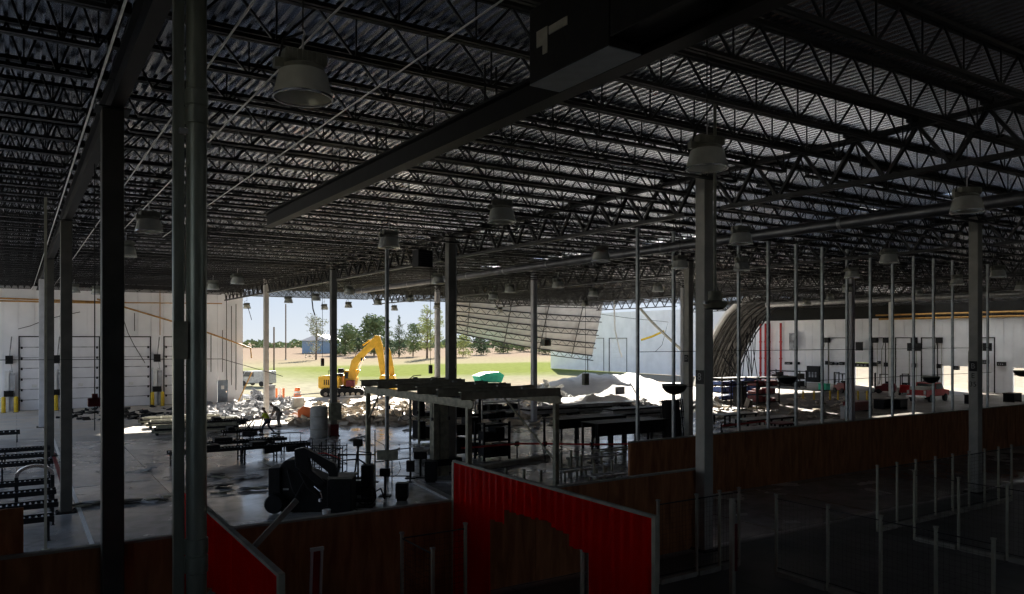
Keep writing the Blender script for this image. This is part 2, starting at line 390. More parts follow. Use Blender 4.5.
# dock wall: panels with seams, one door opening filled by door objects
def panel_wall(name, m, horiz, x0, x1, fixed, z1, holes, thick=.25, z0=0., pitch=1.05, sgn=-1):
    """vertical ribbed panels; holes = list of (a0,a1,z0,z1)"""
    mb = MB(); cuts = sorted(set([x0, x1]+[h[0] for h in holes]+[h[1] for h in holes]))
    def bx(a, c, lo, hi):
        if hi-lo < .01 or c-a < .01: return
        if horiz: mb.bb(a, c, fixed, fixed+thick, lo, hi)
        else: mb.bb(fixed, fixed+thick, a, c, lo, hi)
    for a, c in zip(cuts, cuts[1:]):
        hs = [h for h in holes if h[0] <= a+1e-6 and h[1] >= c-1e-6]
        n = max(1, int(round((c-a)/pitch)))
        for k in range(n):
            aa, cc = a+(c-a)*k/n+.012, a+(c-a)*(k+1)/n-.012
            z = z0
            for h in sorted(hs, key=lambda q: q[2]): bx(aa, cc, z, h[2]); z = h[3]
            bx(aa, cc, z, z1)
    # backing sheet behind the seams
    for a, c in zip(cuts, cuts[1:]):
        hs = [h for h in holes if h[0] <= a+1e-6 and h[1] >= c-1e-6]; z = z0
        o = thick*.35
        for h in hs+[(0, 0, z1, z1)]:
            if h[2]-z > .01:
                if horiz: mb.bb(a, c, fixed+o, fixed+thick+.01, z, h[2])
                else: mb.bb(fixed+o, fixed+thick+.01, a, c, z, h[2])
            z = h[3]
    return struct(mb.build(name, m))
dock = [(at(18.5, 350, Y=YW).x, at(50, 350, Y=YW).x), (at(61, 350, Y=YW).x, at(100, 350, Y=YW).x), (at(111, 350, Y=YW).x, at(151, 350, Y=YW).x), (at(163.5, 350, Y=YW).x, at(203, 350, Y=YW).x)]
WEND = at(243, 350, Y=YW).x
man = (at(217.5, 390, Y=YW).x, at(228, 390, Y=YW).x)
panel_wall('wall_back', 'white_wall', True, XL, WEND, YW, DECK, [(a, c, 0, 6.35) for a, c in dock]+[(man[0], man[1], 0, 2.15)])
for k, (a, c) in enumerate(dock):
    r = bpy.data.objects.new('door_%d' % (k+1), None); COL.objects.link(r); r.location = ((a+c)/2, YW, 0); struct(r); w = c-a
    mb = MB()
    for q in range(7): mb.bb(-w/2+.08, w/2-.08, .06, .12, .03+q*.9, .03+(q+1)*.9-.07)
    mb.build('door_leaf', 'door_white', r)
    MB().bb(-w/2+.02, w/2-.02, .11, .16, 0, 6.34).build('backing_sheet', 'rubble_grey', r)
    MB().bb(-w/2, w/2, -.05, .14, 6.27, 6.35).build('top_frame', 'dark', r)
    mb = MB()
    for s in (-1, 1): mb.bb(s*(w/2-.04)-.04, s*(w/2-.04)+.04, -.05, .14, 0, 6.27)
    mb.each('side_track', 'dark', r)
    mb = MB()
    for q in range(6): mb.bb(w/2-.3, w/2-.16, .0, .06, .75+q*.9, .95+q*.9); mb.bb(-w/2+.16, -w/2+.3, .0, .06, .75+q*.9, .95+q*.9)
    mb.each('hinge', 'dark', r)
    MB().bb(-.18, .18, .01, .06, 1.95, 2.2).build('notice_sticker', 'white', r)
r = bpy.data.objects.new('door_5', None); COL.objects.link(r); r.location = ((man[0]+man[1])/2, YW, 0); struct(r); w = man[1]-man[0]
MB().bb(-w/2+.02, w/2-.02, .05, .12, 0, 2.13).build('door_leaf', 'blue_grey', r); MB().bb(-.14, .14, .03, .06, 1.25, 1.6).build('door_glass', 'white', r)
MB().bb(w/2-.2, w/2-.1, -.03, .05, .95, 1.05).build('door_handle', 'chrome', r)
mb = MB(); mb.bb(XL, WEND, YW-.35, YW-.02, 10.62, 10.98); struct(mb.build('trim_1', 'beam'))
# right wall with open loading doors
yo = lambda x: at(x, 380, X=XW).y
op = [(yo(870), yo(855), 0, 3.0), (yo(968), yo(942.5), 0, 2.9), (yo(1032), yo(1013), 0, 2.9)]
cl = [(yo(x1), yo(x0)) for x0, x1 in ((587.5, 604), (609, 627), (828, 851), (872, 886), (895, 914), (921, 938), (975, 995))]
panel_wall('wall_right', 'white_wall', False, -6, 130, XW, DECK, op+[(a, c, 0, 6.3) for a, c in cl if not any(a < h[1] and c > h[0] for h in op)], pitch=1.2)
kdoor = 6
for a, c in cl:
    if any(a < h[1] and c > h[0] for h in op): continue
    w = c-a; r = bpy.data.objects.new('door_%d' % kdoor, None); kdoor += 1; COL.objects.link(r); r.location = (XW, (a+c)/2, 0); struct(r)
    mb = MB()
    for q in range(7): mb.bb(.06, .12, -w/2+.08, w/2-.08, .03+q*.9, .03+(q+1)*.9-.08)
    mb.build('door_leaf', 'door_white', r); MB().bb(.11, .16, -w/2+.02, w/2-.02, 0, 6.29).build('backing_sheet', 'white_wall', r); MB().bb(-.05, .14, -w/2, w/2, 6.2, 6.3).build('top_frame', 'dark', r)
    mb = MB()
    for s in (-1, 1): mb.bb(-.05, .14, s*(w/2-.05)-.05, s*(w/2-.05)+.05, 0, 6.2)
    mb.each('side_track', 'dark', r)
# closing walls that the photograph does not show
panel_wall('wall_front', 'grey_wall', True, XL, XW, -6.3, DECK, [(14, 27, 6.3, 8.1)], pitch=4)  # opening added behind the camera to light the partitions
panel_wall('wall_left', 'grey_wall', False, -6, 22, XL-.3, DECK, [(0.5, 5.5, 5.5, 9.0)], pitch=4)  # opening added to light the near pipes; side left open beyond for daylight
mb = MB(); mb.bb(XL, XL+.3, 22, YW-.4, 10.35, 10.98); struct(mb.build('trim_5', 'beam'))
mb = MB(); mb.bb(92.7, 93.2, -5.9, 76, 8.75, 11.0); struct(mb.build('trim_2', 'beam'))
mb = MB(); mb.bb(1.82, 1.95, 20, 62, 0, .006); struct(mb.build('trim_3', 'white'))
mb = MB(); mb.bb(1.55, 1.72, 33, 62, 0, .005); struct(mb.build('trim_4', 'red_dark'))

# ------------------------------------------------------------------ columns
COLW = .36
rowname = ['left column line', 'second column line', 'third column line', 'fourth column line', 'fifth column line', 'sixth column line']
def column(i, j, label, m='column', zt=DECK-.1, sign=None, extra=None, w=COLW):
    r = thing('steel_column', label, 'column', (cx(i), cy(j), 0))
    if i == 0: zt = 10.25
    MB().bb(-w/2, w/2, -w/2, w/2, .03, zt).build('shaft', m, r, bevel=.02)
    mb = MB(); mb.bb(-w*.9, w*.9, -w*.9, w*.9, 0, .03)
    for a in (-1, 1):
        for c in (-1, 1): mb.lathe([(.03, .03), (.03, .07)], 6, (a*w*.75, c*w*.75, 0))
    mb.build('base_plate', 'dark', r)
    # cap bracket under the beam
    mb = MB(); mb.bb(-w*.8, w*.8, -w*.8, w*.8, zt-.0, zt+.02); mb.build('cap_plate', 'dark', r)
    if sign: sign(r, w)
    if extra: extra(r, w)
    return r
def face_text(r, s, size, z, w, m='signwhite', side='x'):
    # text on the face that looks toward -X (left) or -Y (front)
    if side == 'y': mtx = Matrix.Translation((0, -w/2-.022, z)) @ Matrix.Rotation(math.pi/2, 4, 'X')
    else: mtx = Matrix.Translation((-w/2-.022, 0, z)) @ Matrix.Rotation(-math.pi/2, 4, 'Z') @ Matrix.Rotation(math.pi/2, 4, 'X')
    o = text_mesh(s, size, 'lettering', m, r, mtx)
    return o
def sign_front(txt, z, below=None):
    def f(r, w):
        p = MB().bb(-.13, .13, -w/2-.02, -w/2, z-.19, z+.19).build('number_plate', 'signblack', r)
        p2 = face_text(r, txt, .26, z, w, side='y'); p2.parent = p
        if below:
            for k, t in enumerate(below):
                q = face_text(r, t, .3, z-.45-k*.36, w, 'signblack', 'y')
    return f
def sign_left(txt, z, below=None):
    def f(r, w):
        p = MB().bb(-w/2-.02, -w/2, -.15, .15, z-.2, z+.2).build('number_plate', 'signblack', r)
        p2 = face_text(r, txt, .3, z, w); p2.parent = p
        if below:
            for k, t in enumerate(below): face_text(r, t, .28, z-.38-k*.34, w, 'signblack')
    return f
def guard(r, w):
    MB().bb(-w/2-.09, w/2+.09, -w/2-.09, w/2+.09, .03, .75).build('column_guard', 'red_dark', r, bevel=.03)
    e = MB().bb(-w/2-.2, w/2+.15, -w/2-.4, -w/2, 1.05, 2.1).build('electrical_cabinet', 'olive', r, bevel=.02)
    MB().bb(w/2+.0, w/2+.03, -w/2-.44, -w/2-.4, 1.5, 1.7).build('handle', 'chrome', e)
def cond(r, w): MB().tube([(w/2+.05, -w/2+.05, .1), (w/2+.05, -w/2+.05, 10.5)], .03).build('conduit', 'post', r)
column(0, 0, 'dark square column nearest on the left, in front of the plywood partition')
column(0, 1, 'dark square column standing beside the black roller conveyors at left')
column(0, 2, 'slim dark column on the left line, third one back beside the conveyors')
column(0, 3, 'pale grey column at the far left just before the dock doors', 'column_light')
column(1, 1, 'dark column rising behind the steel canopy frame', 'column_mid', extra=cond)
column(1, 2, 'grey column with red foot guard and cabinet near the concrete drum', 'column_mid', extra=guard)
column(1, 3, 'tan column at the open end left of the excavator', 'sack')
column(1, 0, 'large dark square column at the end of the near plywood partition', 'column_pale', sign=sign_left('8', 5.0))
column(2, 1, 'grey square column just left of the large dark column', 'column_pale', sign=sign_left('D', 5.0))
column(2, 2, 'pale grey column above the right side of the canopy', 'column_light')
column(2, 0, 'grey square column lettered E 35 on the right', 'column_pale', sign=sign_left('B', 5.02, ['E', '35']))
column(3, 1, 'white column in the line of tall posts behind the right partition', 'column_light')
column(2, 3, 'pale column directly left of the dark column behind the canopy', 'column_light', extra=cond)
column(3, 2, 'bright white column left of the two dark columns by the white mound', 'column_light')
column(5, 2, 'slim white column far right near the red cart', 'white')

# ------------------------------------------------------------------ girders
GB, GT = 9.75, 10.88
def girder_mb(L):
    c = MB(); c.bb(-.1, .1, .24, L-.24, GT-.1, GT); c.bb(-.1, .1, .7, L-.7, GB, GB+.1)
    w = MB(); n = 10; p = (L-.7)/n
    for k in range(n):
        y0, y1 = .35+k*p, .35+(k+1)*p; ym = (y0+y1)/2
        lo, hi = GB+.05, GT-.05
        w.bar((0, y0, hi), (0, ym, lo), .09, .07); w.bar((0, ym, lo), (0, y1, hi), .09, .07)
    return c, w
gc, gw = girder_mb(SY)
gproto = None
colname = ['left', 'second', 'third', 'fourth', 'fifth', 'sixth']
for i in range(1, 6):
    for j in range(-1, 4):
        if i == 5 and j > 3: continue
        pts = [(cx(i), cy(j)+SY*k/6, 10.3) for k in range(7)]
        if not inview(pts, 20): continue
        lab = 'black zigzag truss girder over the %s column line, %s span from the front' % (colname[i], ORD[j+1])
        if gproto is None:
            gproto = thing('ceiling_truss_girder', lab, 'girder', (cx(i), cy(j), 0))
            gc.each('chord', 'joist', gproto); gw.build('web', 'joist', gproto)
        else: dup(gproto, (cx(i), cy(j), 0), label=lab, scale=(1, .965, 1) if (i, j) == (1, 3) else None)
bproto = None
for j in range(-1, 4):
    lab = 'dark solid steel beam along the left column line, %s span from the front' % ORD[j+1]
    if bproto is None:
        bproto = thing('roof_beam', lab, 'beam', (cx(0), cy(j), 0))
        MB().bb(-.05, .17, .02, SY-.02, 10.28, 10.32).build('bottom_flange', 'beam', bproto)
        MB().bb(.04, .08, .02, SY-.02, 10.32, 10.84).build('web', 'beam', bproto)
        MB().bb(-.05, .17, .02, SY-.02, 10.84, 10.88).build('top_flange', 'beam', bproto)
    else: dup(bproto, (cx(0), cy(j), 0), label=lab)

# ------------------------------------------------------------------ joists
JT, JB = DECK-.005, 10.30
def joist_parts(L, near):
    t, bo, w = MB(), MB(), MB()
    for s in (-1, 1):
        t.bb(.02, L-.02, s*.05-.035, s*.05+.035, JT-.075, JT-.065+.06)
        bo.bb(.45, L-.45, s*.045-.03, s*.045+.03, JB, JB+.055)
    n = 12; p = (L-.9)/n
    w.bar((.1, 0, JT-.1), (.45, 0, JB+.03), .03)
    w.bar((L-.1, 0, JT-.1), (L-.45, 0, JB+.03), .03)
    for k in range(n):
        a, c = .45+k*p, .45+(k+1)*p; m = (a+c)/2
        w.bar((a, 0, JB+.03), (m, 0, JT-.06), .032); w.bar((m, 0, JT-.06), (c, 0, JB+.03), .032)
        w.bar((c, 0, JB+.03), (c, 0, JT-.06), .022)
    # bearing seats
    t.bb(0, .2, -.07, .07, GT+.005, JT-.075); t.bb(L-.2, L, -.07, .07, GT+.005, JT-.075)
    return t, bo, w
JG = {-1: 'left of the left column line', 0: 'between the left and second column lines', 1: 'between the second and third column lines', 2: 'between the third and fourth column lines',
      3: 'between the fourth and fifth column lines', 4: 'between the fifth and sixth column lines', 5: 'beyond the sixth column line'}
t, bo, w = joist_parts(SX-.02, True)
jp = thing('roof_joist', '', 'joist', (0, 0, 0)); t.build('top_chord', 'joist', jp); bo.build('bottom_chord', 'joist', jp); w.build('web', 'joist', jp)
js = MB(); 
for q in (t, bo, w): js.add(q.v, q.f)
jsingle = js.build('roof_joist', 'joist'); jsingle['category'] = 'joist'
t, bo, w = joist_parts(cx(0)-XL-.35, True); js = MB()
for q in (t, bo, w): js.add(q.v, q.f)
jshort = js.build('roof_joist', 'joist'); jshort['category'] = 'joist'
nj = 0; first = True; first_s = True; first_h = True
for i in range(-1, 6):
    for k in range(-7, 41):
        yy = Y0+k*SY/10
        if k % 10 == 0: yy += .3 if k < 40 else -.25
        if i == 4 and yy > 65.7: continue
        xa = cx(i)+.01 if i >= 0 else XL+.33
        pts = [(xa+(cx(i+1)-xa)*q/12, yy, 10.6) for q in range(13)]
        if not inview(pts, 10): continue
        near = yy < 24 and 0 <= i < 3
        part = 'near half' if near else 'far part'
        grp = 'roof joists %s, %s' % (JG[i], part)
        lab = 'black open-web roof joist %s, %s of the hall' % (JG[i], part)
        loc = (xa, yy, 0); nj += 1
        if near:
            if first: o = jp; first = False; o.location = loc
            else: o = dup(jp, loc)
        elif i < 0:
            if first_h: o = jshort; first_h = False
            else: o = jshort.copy(); COL.objects.link(o)
            o.location = loc
        else:
            if first_s: o = jsingle; first_s = False
            else: o = jsingle.copy(); COL.objects.link(o)
            o.location = loc
            if i == 4 and yy > YE2-.3: o.scale = (.54, 1, 1); lab = 'shortened black roof joist at the broken roof edge above the collapsed slab'; grp = 'roof joists at the broken edge'
        o['label'] = lab; o['group'] = grp
print('joists', nj)

# ------------------------------------------------------------------ ceiling conduits and duct
def pipe(name, pts, r, m, label, cat='pipe', n=8, group=None):
    o = MB().tube(pts, r, n).build(name, m, smooth=True); return tag(o, label, cat, group)
pipe('ceiling_conduit', [(1.12, 2, 10.24), (1.12, 76, 10.24)], .019, 'plate', 'thin bright conduit running along the left roof beam')
pipe('ceiling_conduit', [(2.45, 2, 10.25), (2.45, 76, 10.25)], .014, 'plate', 'thin pale conduit under the deck above the two near galvanised pipes')
pipe('ceiling_conduit', [(3.4, 2, 10.25), (3.4, 40, 10.25)], .014, 'plate', 'thin pale conduit passing just behind the large near high-bay lamp')
pipe('ceiling_conduit', [(5.0, 2, 10.25), (5.0, 34, 10.25)], .013, 'plate', 'thin pale conduit left of the suspended dark monorail beam')
d1 = thing('ventilation_duct', 'long grey round duct under the right half of the roof', 'duct', (20.37, 8, 9.5))
MB().tube([(0, 0, 0), (0, 44, 0)], .17, 18).build('duct_body', 'duct', d1, smooth=True)
mb = MB()
for k in range(12): mb.lathe([(.172, 2+k*3.7), (.186, 2.02+k*3.7), (.186, 2.1+k*3.7), (.172, 2.12+k*3.7)], 18, (0, 0, 0), 'y')
mb.each('joint_band', 'plate', d1, smooth=True)
mb = MB()
for k in range(6): mb.tube([(0, 3+k*8, .165), (0, 3+k*8, .85)], .01, 5)
mb.each('hanger_rod', 'wire', d1)
d2 = thing('ventilation_duct', 'pale duct high at the far right above the loading doors', 'duct', (62, 18, 9.45))
MB().tube([(0, 0, 0), (0, 32, 0)], .24, 14).build('duct_body', 'plate', d2, smooth=True)
mb = MB()
for k in range(5): mb.tube([(0, 2+k*7, .23), (0, 2+k*7, .9)], .01, 5)
mb.each('hanger_rod', 'wire', d2)

# monorail beam with the box unit
r = thing('monorail_beam', 'long dark suspended beam crossing the ceiling from the near box unit', 'beam', (6.12, 3.2, 9.33))
L = 22.6-3.2
MB().bb(-.13, .13, 0, L, 0, .04).build('bottom_flange', 'beam', r); MB().bb(-.02, .02, 0, L, .04, .36).build('web', 'beam', r); MB().bb(-.13, .13, 0, L, .36, .40).build('top_flange', 'beam', r)
mb = MB()
for k in range(9): mb.tube([(-.1, .6+k*2.1, .4), (-.1, .6+k*2.1, .965)], .015, 5); mb.tube([(.1, .6+k*2.1, .4), (.1, .6+k*2.1, .965)], .015, 5)
mb.each('hanger_rod', 'wire', r)
r = thing('ceiling_box_unit', 'dark rectangular unit with faded notices hung beside the suspended beam', 'equipment', (5.7, 6.5, 9.3))
MB().bb(-.25, .22, 0, 1.55, .012, .95).build('housing', 'dark', r, bevel=.01); MB().bb(-.25, .22, 0, 1.55, 0, .012).build('bottom_panel', 'blue_grey', r)
MB().bb(-.25, .22, -1.2, -.02, .1, 1.0).build('side_housing', 'dark', r, bevel=.01)
mb = MB(); mb.bb(-.262, -.25, .75, 1.12, .50, .60); mb.build('notice', 'paper', r)
mb = MB(); mb.prism([(1.15, .30), (1.25, .30), (1.25, .42), (1.38, .42), (1.38, .62), (1.15, .62)], 'x', -.262, -.25); mb.build('notice', 'paper', r)
mb = MB()
for a in (-.2, .17):
    for c in (.1, 1.45): mb.tube([(a, c, .95), (a, c, 1.0)], .012, 5)
mb.each('hanger_rod', 'wire', r)

# ------------------------------------------------------------------ high-bay lamps
def lamp_proto(label, loc):
    r = thing('high_bay_lamp', label, 'lamp', loc)
    mb = MB(); mb.lathe([(.20, .16), (.24, .135), (.262, .06), (.282, -.03), (.305, -.12), (.297, -.12), (.273, -.03), (.252, .055), (.232, .125), (.195, .15)], 28, cap=False)
    rf = mb.build('reflector', 'reflector', r, smooth=True)
    mb = MB(); mb.lathe([(.288, -.135), (.308, -.135), (.308, -.115), (.288, -.115), (.288, -.135)], 28, cap=False); mb.build('rim', 'chrome', rf, smooth=True)
    mb = MB(); mb.lathe([(.01, .14), (.20, .14), (.215, .155), (.215, .19), (.17, .21), (.01, .21)], 20); mb.build('collar', 'ballast', r, smooth=True)
    MB().box((.0, 0, .27), (.44, .30, .13)).build('ballast_housing', 'ballast', r, bevel=.03)
    mb = MB()
    for k in range(7): mb.box((-.15+k*.05, 0, .27), (.012, .32, .10))
    mb.build('cooling_fins', 'ballast', r)
    MB().lathe([(.01, -.06), (.035, -.03), (.045, .03), (.03, .08), (.03, .14)], 12).build('bulb', 'lamp', r, smooth=True)
    MB().box((-.25, .0, .19), (.1, .09, .1)).build('wiring_box', 'ballast', r)
    MB().tube([(-.25, 0, .24), (-.2, 0, .45), (0, 0, .55)], .012, 6).build('cord', 'wire', r)
    MB().tube([(0, 0, .335), (0, 0, .50), (.02, 0, .54), (0, 0, .58)], .012, 6).build('hook', 'plate', r)
    return r
lamps = [(303, 86, 52, 'large near prismatic high-bay lamp hanging at upper left'), (707, 160, 40, 'high-bay lamp hanging in front of the large dark column top'),
 (967, 205, 34, 'high-bay lamp hanging above the column lettered E 35'), (149, 226, 24, 'high-bay lamp hanging just left of the near galvanised pipes'),
 (502, 216, 26, 'high-bay lamp near the middle of the roof right of the dark box'), (389, 243, 20, 'high-bay lamp between the two grey columns left of the canopy column'),
 (741, 239, 22, 'high-bay lamp right of the large dark column, upper of two'), (889, 259, 22, 'high-bay lamp left of the lettered column, above the white column'),
 (741.5, 267, 15, 'smaller high-bay lamp right of the large dark column, lower of two'), (998, 274, 15, 'high-bay lamp at the right of the lettered column, lower one'),
 (957, 282, 13, 'high-bay lamp just left of the lettered column shaft'), (852, 275, 14, 'high-bay lamp in front of the top of the white column at right'),
 (848, 290, 11, 'lower small lamp in front of the white column at right'), (917, 293, 10, 'small lamp between tall posts at the right, over the monitors'),
 (830, 299, 9, 'small lamp left of the white column at right'), (807, 303, 9, 'small lamp furthest left of the row by the right wall'),
 (601, 257, 14, 'high-bay lamp between the canopy and the large dark column'), (593, 294, 8, 'small lamp left of the tall post above the white mound'),
 (585, 304.5, 6, 'tiny lamp just under the previous roof edge above the white mound'), (558, 285, 8, 'small lamp right of the pale column above the canopy'),
 (680, 265, 12, 'high-bay lamp left of the large dark column'), (658, 289, 9, 'small lamp before the strip of sky above the rear wall'),
 (438, 281, 14, 'lamp immediately left of the dark canopy column'), (437, 307, 9, 'small lamp before the yellow-green tree'), 
 (410, 300, 10, 'lamp against the sky left of the canopy column'), (394.5, 309, 5, 'tiny lamp against the sky beside the slim post'),
 (378, 303, 8, 'small lamp right of the grey column, above the excavator boom'), (349, 292, 11, 'lamp right of the grey column, upper of a pair'),
 (348.5, 306, 8, 'lamp right of the grey column, lower of a pair'), (324.5, 308, 6, 'small lamp left of the grey column, over the pale tree'),
 (316, 298.5, 9, 'lamp left of the grey column under the truss chord'), (288.5, 301, 10, 'lamp right of the tan column against the sky'),
 (247, 307, 7, 'lamp at the end of the dock wall with a dangling wire'), (237.5, 281, 12, 'lamp above the end of the dock wall, right one'),
 (213, 287, 10, 'lamp right of the round galvanised pipe above the dock wall'), (126, 252, 13, 'lamp between the dark left column and the pipes'),
 (97, 292, 10, 'small lamp right of the second left column'), (74, 290, 8, 'small lamp just beside the second left column'),
 (493, 297, 8, 'small lamp before the hanging roof sheet, upper left'), (500, 311, 6, 'tiny pale lamp before the hanging roof sheet, middle'),
 (510, 290, 9, 'lamp above the hanging roof sheet under the truss'), (1021, 288, 9, 'small lamp at the right edge of the view')]
lp = None
for x, y, wpx, lab in lamps:
    d = .6*F/wpx
    p = at(x, y, d=d)
    # keep the photographed hanging height where it agrees
    dz = (8.72-H)/((HOR-y)/F) if y < 330 else d
    if 0.6 < dz/d < 1.6: p = at(x, y, d=dz)
    if lp is None: lp = lamp_proto(lab, p)
    else: dup(lp, p, rz=random.uniform(-.6, .6), label=lab)
    top = JB-.02
    # the cable that carries it hangs from the roof steel and is its own length
for o in [q for q in bpy.data.objects if q.name.startswith('high_bay_lamp') and q.parent is None]:
    L = DECK-.02-(o.location.z+.56)
    if L > .1: MB().tube([(0, 0, .56), (0, 0, .56+L)], .009, 5).build('suspension_cable', 'wire', o)

# dark bowl shaped fixtures
def bowl(p, r, label):
    t = thing('hanging_bowl_lamp', label, 'lamp', p)
    mb = MB(); n = 9
    mb.lathe([(max(.01, r*math.sin(a)), -r*.78*math.cos(a)) for a in [math.pi/2*k/n for k in range(n+1)]]+[(r*.97, .0), (r*.95, -.02)]+[(max(.01, r*.95*math.sin(a)), -r*.74*math.cos(a)) for a in [math.pi/2*(1-k/n) for k in range(n+1)]], 24, cap=False)
    mb.build('bowl', 'dark_gloss', t, smooth=True)
    MB().lathe([(r*.98, -.01), (r*1.04, -.01), (r*1.04, .03), (r*.98, .03), (r*.98, -.01)], 24, cap=False).build('rim', 'ballast', t, smooth=True)
    MB().tube([(0, .1, -r*.6), (0, .42, -r*.55)], .03, 8).each('bracket', 'dark', t)
PY = 21.55
for x, y, r_, lab in ((674.5, 385, .47, 'dark bowl fixture with bright rim beside the white mound'), (787, 377, .40, 'black bowl fixture at the tall posts before the red pipes'),
                     (931, 377, .40, 'black bowl fixture above the red pickup truck'), (1022, 371, .42, 'black bowl fixture at the right edge of the view')):
    bowl(at(x, y, Y=PY-.42), r_, lab)
# pendant disc on a long rod in front of the big column
p = at(715, 303, d=15.5)
t = thing('pendant_fan', 'grey pendant with flat dark disc on a long rod before the large column', 'fan', p)
MB().lathe([(.02, -.10), (.19, -.10), (.25, -.02), (.25, .02), (.14, .05), (.13, .24), (.02, .24)], 24).build('motor_housing', 'olive', t, smooth=True)
MB().lathe([(.01, -.13), (.17, -.13), (.18, -.10), (.01, -.10)], 20).build('bottom_disc', 'black', t, smooth=True)
MB().tube([(0, 0, .24), (0, 0, DECK-.05-p.z)], .03, 8).build('down_rod', 'ballast', t)
MB().box((-.28, 0, 0), (.07, .06, .06)).build('wiring_box', 'plate', t)
# dark heater box
p = at(422.5, 268, d=30)
t = thing('unit_heater', 'black square heater box hung left of the canopy column', 'heater', p)
MB().box((0, 0, .35), (.62, .55, .66)).build('casing', 'dark', t, bevel=.02)
mb = MB()
for k in range(6): mb.box((0, -.285, .12+k*.09), (.5, .02, .05))
mb.build('louvre', 'dark_gloss', t)
MB().tube([(-.2, 0, .68), (-.2, 0, DECK-.05-p.z)], .012, 5).tube([(.2, 0, .68), (.2, 0, DECK-.05-p.z)], .012, 5).each('hanger_rod', 'wire', t)
# pendant control cords
def pendant(x, y, d, label, m='olive', w=.14, h=.3, top=None, r=.012):
    p = at(x, y, d=d); t = thing('pendant_control', label, 'control', p)
    MB().box((0, 0, h/2), (w, w*.8, h)).build('control_box', m, t, bevel=.015)
    mb = MB()
    for k in range(3): mb.lathe([(.02, -w*.4-.012), (.02, -w*.4)], 8, (0, 0, h*(.25+.25*k)), 'y')
    mb.each('button', 'red', t)
    MB().tube([(0, 0, h), (0, 0, (top or 10.3)-p.z)], r, 5).each('cable', 'wire', t)
pendant(322.5, 366, 40, 'pendant control on a long cable left of the grey column', w=.16, h=.4)
pendant(430.5, 373.5, 36, 'pendant control on a cable left of the dark canopy column', w=.16, h=.4)
pendant(585.5, 385, 40, 'pendant control hanging before the white mound', 'olive', w=.3, h=.6)
pendant(546, 346, 34, 'square pendant box hanging by the pale column above the canopy', w=.35, h=.3)
pendant(105, 331, 45, 'short black pendant weight over the dock doors', w=.12, h=.2)
t = thing('cord_reel', 'dark red reel box hung on a cable by the near left column', 'reel', at(94.7, 407, d=18))
MB().box((0, 0, .11), (.30, .2, .2)).build('reel_case', 'red_dark', t, bevel=.03); MB().box((0, 0, .26), (.12, .12, .1)).build('top_bracket', 'red_dark', t)
MB().tube([(0, 0, .3), (0, 0, 10.2-at(94.7, 407, d=18).z)], .014, 6).each('cable', 'wire', t); MB().tube([(0, 0, .02), (0, 0, -.55)], .012, 6).build('tail_cord', 'wire', t)

# ------------------------------------------------------------------ near pipes
t = thing('downpipe', 'thick round galvanised pipe near the camera at left', 'pipe', (1.47, 7.95, 0))
MB().tube([(0, 0, 0), (0, 0, 10.24)], .095, 24).build('pipe_body', 'galv', t, smooth=True)
mb = MB()
for z in (4.0, 8.35): mb.lathe([(.096, z-.17), (.108, z-.16), (.108, z-.01), (.098, z), (.098, z+.01), (.108, z+.02), (.108, z+.16), (.096, z+.17)], 24)
mb.each('coupling', 'galv', t, smooth=True)
mb = MB(); mb.box((-.1, -.02, 8.1), (.12, .05, .05)); mb.box((.11, .02, 8.0), (.05, .05, .05)); mb.each('pipe_clamp', 'plate', t)
t = thing('strut_post', 'slim square galvanised strut beside the thick round pipe', 'post', (1.315, 8.0, 0))
MB().bb(-.05, .05, -.04, .04, .02, 10.24).build('strut_body', 'galv', t, bevel=.008)
MB().bb(-.13, .13, -.13, .13, 0, .02).build('base_plate', 'galv', t)
j = MB().bb(-.06, .06, -.12, -.04, 5.92, 6.26).build('junction_box', 'galv', t, bevel=.01); MB().bb(-.065, .065, -.13, -.12, 5.91, 6.27).build('cover', 'olive', j)

# ------------------------------------------------------------------ plywood partitions
def partition(label, xa, xb, Y, zt, seed, cap='kerb'):
    t = thing('plywood_partition', label, 'partition', (xa, Y, 0)); L = xb-xa; rnd = random.Random(seed); mb = MB(); x = 0
    n = int(round(L/(1.22 if seed != 3 else .46)))
    for k in range(n):
        a, c = L*k/n, L*(k+1)/n; o = rnd.uniform(-.006, .006) if seed != 3 else rnd.uniform(-.02, .012)
        mb.bb(a+.006, c-.006, o, .022+o, .0, zt-.045)
    if seed == 3: mb.bb(0, L, .024, .03, 0, zt-.045)
    mb.build('plywood_sheet', 'wood', t)
    mb = MB()
    for k in range(n+1):
        a = min(max(L*k/n, .03), L-.03); mb.bb(a-.02, a+.02, .03, .12, 0, zt-.05)
    mb.each('stud', 'wood', t)
    MB().bb(0, L, -.03, .13, zt-.045, zt).build('top_rail', cap, t)
    mb = MB()
    for k in range(n):
        for s in (.25, .75):
            a = L*(k+s)/n; mb.bb(a-.035, a+.035, -.012, -.002, .03, zt-.06)
    return t
ZP = 2.32
partition('long dark brown plywood partition across the lower left', -4.9, 8.655, 15.98, ZP, 1)
partition('short plywood partition behind the large red curtain, ending at the column', 8.665, 16.85, 15.98, ZP, 2)
partition('long plywood partition with upright boards at the right behind the mesh fences', at(630, 440, Y=21.2).x, 60, 21.2, 2.36, 3)
t = thing('plywood_sheet_stack', 'single reddish plywood sheet standing in the lower left corner', 'plywood', (-1.3, 16.55, 0))
p = at(23.5, 507, Y=16.6)
MB().bb(-2.0, p.x+1.3, 0, .05, .0, p.z).build('sheet', 'wood', t); MB().bb(-2.0, p.x+1.3, .05, .1, 0, p.z-.02).build('back_sheet', 'wood', t)

